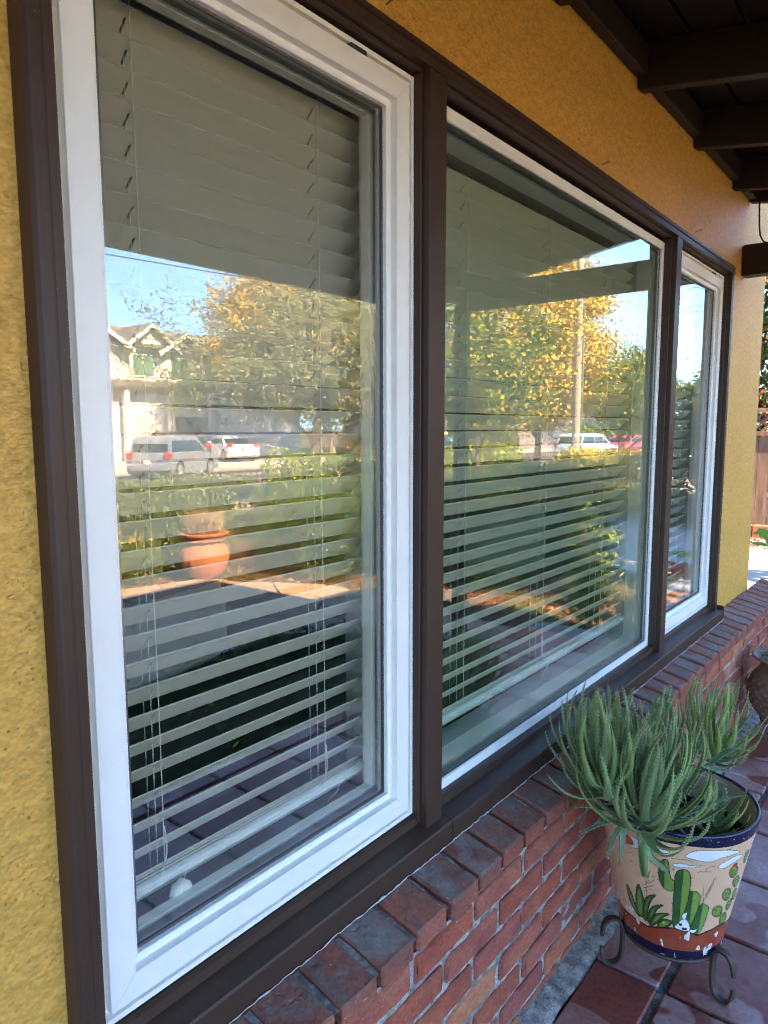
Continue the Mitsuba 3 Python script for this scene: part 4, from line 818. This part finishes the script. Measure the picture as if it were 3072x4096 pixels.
# iron railing behind the hedge
rl = thing('iron_railing', 'black iron railing behind the lime green hedge', 'railing')
for z in (.70, .60, -.30): put('rail', box(6.2, 30, -8.63, -8.60, z - .5 + .42, z - .5 + .45), 'dark_iron', rl)
for x in np.arange(6.3, 30, .13): put('baluster', box(x, x + .016, -8.622, -8.606, -.57, .62), 'dark_iron', rl) if x < 26 else None

# leafy vine by the end of the brick wall
vine = thing('vine', 'broad leaved vine with green and red lobed leaves at the end of the brick wall', 'plant')
def lobed_leaf(c, nrm, upd, s, col, seed):
    g = np.random.default_rng(seed); nrm = np.asarray(nrm, float); nrm /= np.linalg.norm(nrm); upd = np.asarray(upd, float); upd = upd - nrm * (upd @ nrm); upd /= np.linalg.norm(upd); sd = np.cross(upd, nrm)
    o = [(0, -.35), (.28, -.52), (.50, -.30), (.42, -.12), (.80, -.02), (.92, .28), (.62, .30), (.50, .42), (.52, .72), (.26, .66), (.12, .82), (0, 1.05)]
    o = o + [(-x, y) for x, y in o[-2:0:-1]]; o = np.array(o) * (1 + g.normal(0, .05, (len(o), 2)))
    def P(q, h=0): return np.asarray(c) + s * (sd * q[0] + upd * q[1]) - nrm * s * (.22 * q[0] ** 2 + .10 * q[1] ** 2) + nrm * h
    v = [P((0, 0), .0)] + [P(q) for q in o] + [P((0, 0), -.0012)] + [P(q, -.0012) for q in o]; n = len(o)
    f = [[0, 1 + i, 1 + (i + 1) % n] for i in range(n)] + [[n + 1, n + 2 + (i + 1) % n, n + 2 + i] for i in range(n)] + [[1 + i, n + 2 + i, n + 2 + (i + 1) % n] for i in range(n)] + [[1 + i, n + 2 + (i + 1) % n, 1 + (i + 1) % n] for i in range(n)]
    return np.array(v), np.array(f), np.asarray(col)
g = np.random.default_rng(61)
stem = [(4.70, -.34, -.14), (4.66, -.30, .2), (4.60, -.22, .48), (4.52, -.12, .66), (4.44, -.02, .74)]
mb = MB().add(tube(stem, [.009, .008, .006, .005, .003], 6), color=(.16, .08, .05)).add(tube([(4.60, -.22, .48), (4.45, -.35, .52), (4.30, -.47, .50), (4.22, -.56, .47)], [.005, .004, .003, .002], 5), color=(.16, .08, .05)).add(tube([(4.63, -.26, .32), (4.45, -.2, .40), (4.30, -.06, .42)], [.004, .003, .002], 5), color=(.16, .08, .05))
put('stem', mb.mesh, 'vertex_matte', vine, color=mb.col)
GR = [(.17, .28, .045), (.13, .23, .04), (.22, .32, .06), (.26, .34, .08)]
spots = [((4.44, .015, .775), .062, 0), ((4.40, -.02, .73), .055, 1), ((4.46, .03, .70), .06, 2), ((4.36, -.06, .70), .045, 3), ((4.52, -.05, .80), .06, 0), ((4.56, -.14, .72), .06, 1), ((4.45, -.12, .64), .05, 2), ((4.60, -.25, .62), .065, 3),
         ((4.22, -.53, .505), .055, 3), ((4.34, -.45, .56), .06, 0), ((4.50, -.36, .60), .06, 1), ((4.25, -.05, .455), .055, 2), ((4.33, -.10, .43), .05, 0), ((4.62, -.45, .40), .06, 1), ((4.70, -.2, .50), .06, 2)]
for i, (c, s, ci) in enumerate(spots):
    v, f, col = lobed_leaf(c, np.array([-.45, -.35, .75]) + g.normal(0, .25, 3), np.array([-.2, .3, -.4]) + g.normal(0, .5, 3), s, GR[ci], 70 + i); put('leaf', (v, f), 'leaf', vine, color=np.broadcast_to(col, v.shape))
v, f, col = lobed_leaf((4.22, -.26, .535), (-.6, .45, .5), (.35, -.6, .1), .085, (.36, .06, .025), 95); put('red_leaf', (v, f), 'leaf', vine, color=np.broadcast_to(col, v.shape)); labels[vine + '__red_leaf'] = {'label': 'red autumn leaf of the vine'}

# ------------------------------------------------------------------ fence and trees beyond the wall end
fn = thing('wood_fence', 'weathered dark board fence with lattice top beyond the wall end', 'fence')
for i, y in enumerate(np.arange(.55, 7.0, .145)):
    put('board', jitter(box(10.60, 10.625, y + .003, y + .142, -.12, 1.245 + R.normal(0, .003), .002), .001), 'old_wood', fn)
put('rail', MB().box(10.56, 10.64, .5, 7, 1.25, 1.31, ch=.004).box(10.56, 10.64, .5, 7, 1.56, 1.62, ch=.004).mesh, 'old_wood', fn)
for y in (.45, 3.1, 5.4): put('post', box(10.55, 10.65, y, y + .1, -.14, 1.66, .004), 'old_wood', fn)
for s in (-1, 1):
    for k_ in np.arange(.4, 7, .12):
        a = np.array([10.60 + .008 * s, k_, 1.31]); b = a + [0, s * .25, .25]; d = (b - a) / np.linalg.norm(b - a); n_ = np.cross(d, [1, 0, 0]) * .014
        put('lattice_slat', (np.array([a + n_ + [.005, 0, 0], a - n_ + [.005, 0, 0], b - n_ + [.005, 0, 0], b + n_ + [.005, 0, 0], a + n_ - [.005, 0, 0], a - n_ - [.005, 0, 0], b - n_ - [.005, 0, 0], b + n_ - [.005, 0, 0]]), np.array([[0, 1, 2, 3], [7, 6, 5, 4], [0, 3, 7, 4], [1, 5, 6, 2], [0, 4, 5, 1], [3, 2, 6, 7]])), 'old_wood', fn)
eb = thing('brick_edging', 'low red brick edging at the foot of the wooden fence', 'edging')
for i, y in enumerate(np.arange(.55, 6.5, .215)): put('brick', jitter(box(10.10, 10.22, y + .004, y + .21, -.13, .10, .006), .002), BRICKS[i % 5], eb)
scatter('river_stones', 'grey river stones in front of the brick edging', Polygon([(9.55, .4), (10.09, .4), (10.09, 5.8), (9.55, 5.8)]), 2600, .06, [(.35, .34, .33), (.2, .2, .2), (.55, .53, .5), (.3, .2, .14)], 23, z=-.11, lift=.05, aspect=1.3)
tree('garden_tree', 'dark leafy tree rising behind the wooden fence', (14.5, 3.0, -.14), 6, [(14.5, 2.6, 3.4, 2.6, 3.2, 2.6), (13.5, 1.4, 2.6, 1.6, 1.6, 1.5)], 22000, .11, [(.03, .055, .02), (.045, .08, .025), (.07, .10, .03), (.16, .08, .03)], 71, clumps=260, clump_r=.45)
hedge('flowering shrub with pink and orange blooms above the fence', 11.2, 13.0, .9, 5.2, 1.95, 14000, .07, [(.06, .11, .03), (.09, .15, .04), (.10, .16, .05), (.45, .06, .10), (.55, .26, .12)], 72, name='bush', z0=.3)
hedge('tall dark evergreen hedge closing the driveway', 10.9, 12.9, -2.65, .4, 1.95, 46000, .06, [(.016, .034, .012), (.026, .05, .016), (.04, .07, .02), (.06, .09, .025)], 76)
hedge('lime green new growth shrub behind the tall dark hedge', 12.8, 14.4, -2.95, .2, 2.25, 12000, .07, [(.22, .30, .03), (.30, .36, .05), (.13, .2, .02)], 77, name='bush', z0=.6)
tree('young_maple', 'small green maple beside the driveway', (9.5, -4.9, -.15), 3.4, [(9.6, -4.8, 2.5, 1.0, 1.0, 1.0), (10.2, -5.0, 1.9, .9, .9, .7)], 7000, .085, GREENS + [(.45, .22, .04), (.30, .30, .05)], 73, clumps=90, clump_r=.3, r0=.05)

# ------------------------------------------------------------------ street trees
ORANGE = [(.62, .38, .05), (.56, .34, .05), (.50, .38, .08), (.38, .29, .06), (.66, .43, .08), (.26, .23, .07)]
OLIVE = [(.20, .245, .115), (.27, .295, .155), (.16, .205, .085), (.36, .35, .21), (.24, .22, .13)]
tree('autumn_tree', 'tall golden autumn tree in front of the white house', (30, -28.6, -.5), 15, [(30.5, -28.3, 9, 6.5, 4.5, 5.5), (27.0, -28.3, 6.5, 4.0, 3.5, 3.5), (34, -28, 6.5, 5, 3.5, 3.6)], 52000, .19, ORANGE, 81, clumps=520, clump_r=1.0, r0=.3, aspect=1.3)
tree('autumn_tree', 'round golden orange tree behind the utility pole', (26.3, -12.4, -.5), 8.5, [(26.2, -12.4, 5.4, 3.5, 3.2, 3.3), (26.4, -12.3, 3.4, 3.0, 2.8, 2.0)], 52000, .14, ORANGE, 82, clumps=520, clump_r=.62, r0=.16, aspect=1.3)
tree('olive_tree', 'grey green feathery tree with pale forked trunks behind the hedge', (13.0, -11.0, -.5), 5.4, [(12.9, -11.3, 3.2, 2.5, 2.1, 1.8), (11.6, -11.2, 2.5, 1.6, 1.4, .9), (14.3, -11, 2.6, 1.7, 1.5, 1.2)], 62000, .11, OLIVE, 83, clumps=420, clump_r=.34, r0=.10, aspect=3.6, bark=(.50, .36, .28), spread=.8, split=.42)
tree('olive_tree', 'second grey green tree filling the view left of the utility pole', (18.2, -10.4, -.5), 4.6, [(18.0, -10.4, 2.7, 2.1, 1.9, 1.5), (19.5, -10.4, 1.9, 1.4, 1.2, .9)], 40000, .085, OLIVE + GREENS[:2], 84, clumps=320, clump_r=.34, r0=.09, aspect=3.2, bark=(.28, .21, .16), spread=.9)
tree('green_tree', 'green and yellow tree right of the utility pole', (27.5, -9.3, -.5), 5.0, [(27.4, -9.3, 2.9, 1.9, 1.7, 1.5), (29.5, -9.6, 2.2, 1.6, 1.5, 1.2)], 30000, .09, GREENS + [(.30, .30, .06), (.38, .28, .05)], 85, clumps=280, clump_r=.4, r0=.10)
tree('small_leaved_tree', 'sparse tree with thin branches before the white house', (7.6, -13.4, -.5), 5.5, [(9.7, -13.2, 3.2, 1.6, 1.4, 1.5), (10.6, -13.2, 2.2, 1.2, 1.0, .9)], 3600, .09, [(.16, .20, .06), (.22, .25, .09), (.12, .15, .05)], 86, clumps=120, clump_r=.30, r0=.07, aspect=2.4, shell=.2, bark=(.20, .16, .13))

# ------------------------------------------------------------------ utility pole and wires
up_ = thing('utility_pole', 'tall grey wooden utility pole with wires crossing the sky', 'utility pole')
put('pole', lathe([(0, -.6), (.15, -.6), (.11, 10.5), (0, 10.5)], 16, (24.6, -9.95)), 'pole_wood', up_, smooth=30)
put('conduit', tube([(24.72, -9.80, -.5), (24.72, -9.80, 9)], .03, 8), 'spacer_metal', up_, smooth=True)
put('cross_arm', box(23.4, 25.8, -10.02, -9.9, 9.6, 9.75, .01), 'pole_wood', up_)
def wire(a, b, sag):
    s = np.linspace(0, 1, 30)[:, None]; p = np.asarray(a) * (1 - s) + np.asarray(b) * s; p[:, 2] -= 4 * sag * (s * (1 - s))[:, 0]; return tube(p, .011, 4)
for i, (za, zb, yb, sg) in enumerate([(9.8, 9.6, -10, .8), (9.75, 9.5, -9.2, 1.0), (8.6, 7.2, -8.0, .6), (7.9, 6.6, -7.2, .7), (7.2, 5.6, -4.4, .6), (6.6, 5.0, -5.4, .5), (5.9, 5.6, -9.6, .9), (5.4, 5.1, -9.8, .9)]):
    put('wire', wire((24.6, -9.9, za), (52, yb, zb), sg), 'rubber', up_)
for i, (za, yb, zb, sg) in enumerate([(9.8, -10, 9.8, .9), (7.0, -10.2, 7.0, .8), (4.9, -12.5, 4.5, .35)]): put('wire', wire((24.6, -9.9, za), (-20, yb, zb), sg), 'rubber', up_)

# ------------------------------------------------------------------ houses across the street
HY = -36.0
hs = thing('white_house', 'white two storey house with twin gables across the street', 'house')
put('wall', MB().box(12, 36, HY - 9, HY, -.6, 6.1).mesh, 'white_siding', hs)
def gable(xc, zp, hw, ze, name):
    m = thing_part = put('gable', extrude_y([(xc - hw, ze), (xc + hw, ze), (xc, zp - .25)], HY - .5, HY + .35), 'white_siding', hs)
    for s in (-1, 1):
        v, f = box(0, 1, HY - 4, HY + .75, 0, .16); v = v.copy(); dx = hw + .5; v[:, 2] += zp - v[:, 0] * (zp - ze) * dx / hw; v[:, 0] = xc + s * v[:, 0] * dx; put('roof', (v, f if s > 0 else f[:, ::-1]), 'roof_shingle', hs)
        v, f = box(0, 1, HY + .755, HY + .80, -.10, .17); v = v.copy(); v[:, 2] += zp - v[:, 0] * (zp - ze) * dx / hw; v[:, 0] = xc + s * v[:, 0] * dx; put('barge_board', (v, f if s > 0 else f[:, ::-1]), 'white_siding', hs)
gable(23.9, 7.25, 1.35, 6.2, 'a'); gable(26.2, 6.9, 1.45, 5.95, 'b'); gable(20.6, 7.0, 1.6, 6.0, 'c')
v, f = box(11.5, 36.5, 0, 5.5, 0, .18); v = v.copy(); v[:, 2] += 6.0 + v[:, 1] * .30; v[:, 1] = HY + .5 - v[:, 1]; put('roof', (v, f[:, ::-1]), 'roof_shingle', hs)
bs('window_green', principled((.10, .22, .17), .15, spec=.6))
def hwin(x0, x1, z0, z1, parent=hs, y=None, pane='window_green'):
    y = HY if y is None else y
    w = put('window', extrude_y([(x0 - .1, z0 - .1), (x1 + .1, z0 - .1), (x1 + .1, z1 + .1), (x0 - .1, z1 + .1)], y + .004, y + .07, [[(x0, z0), (x1, z0), (x1, z1), (x0, z1)]]), 'white_siding', parent)
    put('pane', box(x0 + .003, (x0 + x1) / 2 - .03, y + .01, y + .03, z0 + .003, z1 - .003), pane, w); put('pane', box((x0 + x1) / 2 + .03, x1 - .003, y + .01, y + .03, z0 + .003, z1 - .003), pane, w)
    put('mullion', box((x0 + x1) / 2 - .03, (x0 + x1) / 2 + .03, y + .006, y + .05, z0 + .002, z1 - .002), 'white_siding', w)
hwin(22.95, 24.3, 4.45, 5.6); hwin(25.5, 26.6, 4.45, 5.6); hwin(28.2, 29.2, 4.5, 5.5); hwin(19.9, 21.2, 4.45, 5.6)
put('pent_roof', extrude_x([(HY + .003, 4.15), (HY + .9, 3.75), (HY + .9, 3.65), (HY + .003, 3.95)], 19, 28.5), 'roof_shingle', hs)
for x in (20.6, 23.6, 26.4): put('garage_door', box(x - 1.05, x + 1.05, HY + .004, HY + .05, -.44, 2.1), 'car_paint_black' if x == 26.4 else 'pale_wall', hs)
for x in (22.1, 25.0, 27.9): put('porch_column', box(x - .15, x + .15, HY + .45, HY + .75, -.44, 3.66, .01), 'white_siding', hs)
put('side_wing', box(28.4, 35, HY + .004, HY + 1.2, -.6, 3.4), 'white_siding', hs)
def small_house(label, x0, x1, y, z1, roofm, ridge, wallm, seed):
    h = thing('bungalow', label, 'house', 'bungalows along the street'); put('wall', box(x0, x1, y - 8, y, -.6, z1), wallm, h)
    v, f = box(x0 - .6, x1 + .6, 0, 4.7, 0, .2); v = v.copy(); v[:, 2] += z1 - .05 + v[:, 1] * (ridge - z1) / 4.1; v[:, 1] = y + .6 - v[:, 1]; put('roof', (v, f[:, ::-1]), roofm, h)
    v, f = box(x0 - .6, x1 + .6, 0, 4.7, 0, .2); v = v.copy(); v[:, 2] += z1 - .05 + v[:, 1] * (ridge - z1) / 4.1; v[:, 1] = y - 8.6 + v[:, 1]; put('roof', (v, f), roofm, h)
    for k_ in range(int((x1 - x0) / 3)): hwin(x0 + 1 + 3 * k_, x0 + 2.3 + 3 * k_, .7, 1.9, h, y, 'dark_glass')
    put('door', box(x1 - 1.4, x1 - .5, y + .004, y + .05, -.5, 1.6), 'old_wood', h)
small_house('neighbouring bungalow with red roof behind the tall dark hedge', 33, 43, .6, 2.6, 'roof_red', 5.2, 'pale_wall', 3)
small_house('pale pink bungalow far along the street', 44, 60, -31, 2.6, 'roof_shingle', 4.2, 'pale_wall', 1)
small_house('bungalow with a reddish roof at the far right of the street', 56, 70, -21, 2.6, 'roof_red', 5.0, 'pale_wall', 2)
hedge('low green hedge row before the pink bungalow', 34, 58, -30.4, -29.4, .9, 9000, .2, GREENS + [(.5, .2, .04)], 91, z0=-.4)
hedge('far row of green shrubs behind the parked cars', 44, 80, -19.5, -18.0, 1.6, 9000, .25, GREENS, 92, z0=-.4)
tree('distant_tree', 'dark green tree far behind the bungalows', (60, -33, -.5), 12, [(62, -38, 5.5, 9, 4, 4.5), (48, -40, 5, 8, 4, 4.2)], 12000, .40, GREENS, 93, clumps=200, clump_r=1.3, r0=.3)
tree('distant_tree', 'green tree behind the reddish roof', (80, -27, -.5), 9, [(80, -27, 4.5, 7, 5, 3.5)], 9000, .40, GREENS, 94, clumps=120, clump_r=1.2, r0=.3)

# ------------------------------------------------------------------ cars
def car(name, label, x, y, ang, paint, kind='suv', zg=-.56, L=4.4, wd=1.8):
    c = thing(name, label, 'car', 'cars parked along the street'); hgt, belt = {'suv': (1.66, 1.02), 'sedan': (1.45, .95), 'wagon': (1.60, 1.0)}[kind]
    def P(m): return move(rotz(m, ang), (x, y, zg))
    wr = .345; wx = (L * .5 - .84, -L * .5 + .80)
    body = Polygon([(-L / 2, .42), (-L / 2 + .03, .80), (-L / 2 + .10, belt), (L / 2 - 1.25, belt), (L / 2 - .25, .84), (L / 2 - .02, .70), (L / 2, .40), (L / 2 - .12, .24), (-L / 2 + .12, .24)]).buffer(.06).buffer(-.06).buffer(-.05).buffer(.05)
    for q in wx: body = body.difference(Point(q, wr).buffer(wr + .045, 12))
    def ext(poly, w, taper=None):
        m = trimesh.creation.extrude_polygon(poly, w, engine='earcut'); v = np.array(m.vertices); v = np.stack([v[:, 0], v[:, 2] - w / 2, v[:, 1]], -1)
        if taper: v[:, 1] *= 1 - taper * np.clip((v[:, 2] - belt) / (hgt - belt), 0, 1)
        return v, np.array(m.faces)[:, ::-1]
    put('body', P(ext(body, wd)), 'car_paint_' + paint, c, smooth=35)
    rear = {'suv': (-L / 2 + .12, -L / 2 + .34), 'sedan': (-L / 2 + .75, -L / 2 + 1.35), 'wagon': (-L / 2 + .15, -L / 2 + .42)}[kind]
    cab_ = [(rear[0], belt - .02), (rear[1] - .03, hgt - .11), (rear[1] + .22, hgt - .02), (-.3, hgt), (.15, hgt - .02), (.50, hgt - .09), (L / 2 - 1.10, belt - .02)]
    put('cabin', P(ext(Polygon(cab_), wd - .10, .14)), 'car_paint_' + paint, c, smooth=35)
    zt = hgt - .17; xr = lambda z: rear[0] + (rear[1] - rear[0]) * (z - belt) / (hgt - .06 - belt); xf = lambda z: (L / 2 - 1.10) + (.50 - L / 2 + 1.10) * (z - belt) / (hgt - .09 - belt)
    zb = belt + .04; cuts = [xr(zb) + .14, -.55, .38, xf(zb) - .16]
    for s in (-1, 1):
        for a, b in zip(cuts[:-1], cuts[1:]):
            a1 = max(a + .03, xr(zb) + .14); b1 = b - .03; pa = (a1 if a > cuts[0] else xr(zb) + .12, zb); quad = [(pa[0], zb), (b1, zb), (min(b1, xf(zt) - .16), zt), (max(pa[0], xr(zt) + .12), zt)]
            def yy(z): return s * ((wd - .10) / 2 * (1 - .14 * (z - belt) / (hgt - belt)) + .004)
            v = np.array([[px, yy(pz), pz] for px, pz in quad] + [[px, yy(pz) - s * .02, pz] for px, pz in quad]); f = np.array([[0, 1, 2, 3], [7, 6, 5, 4], [0, 4, 5, 1], [1, 5, 6, 2], [2, 6, 7, 3], [3, 7, 4, 0]]); put('window', P((v, f if s < 0 else f[:, ::-1])), 'dark_glass', c)
    hw = (wd - .10) / 2 * .86
    for nm, fx, sg in (('rear_window', xr, -1), ('windscreen', xf, 1)):
        v = np.array([[fx(z) + sg * (.005 + o), yv, z] for o in (0, -.02) for z, yv in ((zb, -hw), (zb, hw), (zt, hw * .93), (zt, -hw * .93))]); put(nm, P((v, np.array([[0, 1, 2, 3], [7, 6, 5, 4], [0, 4, 5, 1], [1, 5, 6, 2], [2, 6, 7, 3], [3, 7, 4, 0]]))), 'dark_glass', c)
    for q in wx:
        for s in (-1, 1):
            t_ = np.stack([np.array([0, wr * .72, wr, wr, wr * .72, 0]), np.array([.09, .10, .07, -.10, -.11, -.11])], -1); v, f = lathe([(r, z) for r, z in t_], 24); v = np.stack([v[:, 0] + q, s * (v[:, 2] + wd / 2 - .11), v[:, 1] + wr], -1); w_ = put('wheel', P((v, f)), 'rubber', c, smooth=30)
            v, f = lathe([(0, .108), (.07, .112), (.09, .106), (.20, .104), (.235, .112), (.24, .10)], 20); v = np.stack([v[:, 0] + q, s * (v[:, 2] + wd / 2 - .11), v[:, 1] + wr], -1); put('rim', P((v, f)), 'alloy', w_, smooth=30)
    for s in (-1, 1):
        put('tail_light', P(box(-L / 2 - .005, -L / 2 + .16, s * (wd / 2 - .13) - .14, s * (wd / 2 - .13) + .135, .82, 1.04, .02)), 'red_lens', c)
        put('headlight', P(box(L / 2 - .30, L / 2 - .02, s * (wd / 2 - .2) - .14, s * (wd / 2 - .2) + .14, .66, .78, .02)), 'alloy', c)
        put('mirror', P(box(.62, .74, s * (wd / 2 + .06) - .08, s * (wd / 2 + .06) + .08, belt, belt + .14, .02)), 'car_paint_' + paint, c)
    put('bumper', P(box(-L / 2 - .05, -L / 2 + .10, -wd / 2 + .05, wd / 2 - .05, .36, .60, .03)), 'car_paint_' + paint, c)
    put('number_plate', P(box(-L / 2 - .056, -L / 2 - .045, -.15, .15, .62, .77)), 'white_siding', c)
    return c
car('parked_car', 'silver sport utility car parked across the street', 17.0, -23.6, -.50, 'silver', 'suv', zg=-.56, L=4.4)
car('parked_car', 'white sedan parked in the driveway behind the silver car', 26.2, -31.6, -1.25, 'white', 'sedan', zg=-.445)
car('parked_car', 'black car parked before the white house', 21.0, -29.6, -1.35, 'black', 'suv', zg=-.40, L=4.8, wd=1.95)
car('parked_car', 'pale blue station car parked right of the utility pole', 41.0, -16.4, .15, 'blue', 'wagon')
car('parked_car', 'pink car at the far right of the street', 48.5, -16.6, .15, 'pink', 'sedan')
car('parked_car', 'teal blue car standing on the street behind the railing', 30.5, -20.0, .05, 'teal', 'sedan')

# ------------------------------------------------------------------ things in the room
so = thing('sofa', 'dark leather sofa standing inside behind the blinds', 'sofa')
put('back', MB().box(-.4, 3.2, .42, .60, .0, .74, ch=.05).mesh, 'leather', so); put('seat', box(-.4, 3.2, .60, 1.2, .0, .42, .05), 'leather', so)
def pillow(label, c, w, h, d, ang, seed):
    p = thing('cushion', label, 'cushion', 'cream cushions on the sofa'); n = 16; u = np.linspace(-1, 1, n); U, Vv = np.meshgrid(u, u, indexing='ij'); th = d * np.sqrt(np.clip((1 - U ** 4) * (1 - Vv ** 4), 0, 1)); k_ = 1 - .08 * (U ** 2 * Vv ** 2 < .2)
    mb = MB(); i, j = np.meshgrid(np.arange(n - 1), np.arange(n - 1), indexing='ij'); q = (i * n + j); f = np.stack([q, q + n, q + n + 1, q + 1], -1).reshape(-1, 4)
    for s in (-1, 1): mb.add((np.stack([U * w, s * th, Vv * h], -1).reshape(-1, 3), f if s < 0 else f[:, ::-1]))
    put('cover', move(rotz(mb.mesh, ang), c), 'cushion_cloth', p, smooth=True)
    e = [(-w, -h), (w, -h), (w, h), (-w, h), (-w, -h)]; pts = []
    for (a, b), (a2, b2) in zip(e[:-1], e[1:]):
        for s in np.linspace(0, 1, 26)[:-1]: pts.append((a + (a2 - a) * s, .003 * math.sin(s * 80), b + (b2 - b) * s))
    put('rope_trim', move(rotz(tube(pts + [pts[0]], .008, 6, cap=False), ang), c), 'rubber', p, smooth=True)
pillow('cream cushion with black rope trim behind the middle blind', (2.62, .66, .88), .22, .13, .07, -.35, 1)
pillow('cream cushion with black rope trim behind the near blind', (.92, .66, .86), .26, .10, .07, .2, 2)

# ------------------------------------------------------------------ nails left in the stucco
for i, (x, z, lb) in enumerate([(1.038, 2.094, 'nail above the near window'), (2.006, 2.092, 'nail above the middle window'), (2.911, 2.095, 'nail above the far window')]):
    n_ = thing('nail', 'rusty ' + lb + ' in the stucco', 'nail', 'nails left in the stucco'); put('shank', tube([(x, .033, z), (x + .002, .022, z + .004), (x + .003, .012, z + .006)], .0012, 6), 'dark_iron', n_, smooth=True); put('head', tube([(x + .003, .012, z + .006), (x + .0033, .0105, z + .0065)], .0028, 8), 'dark_iron', n_)
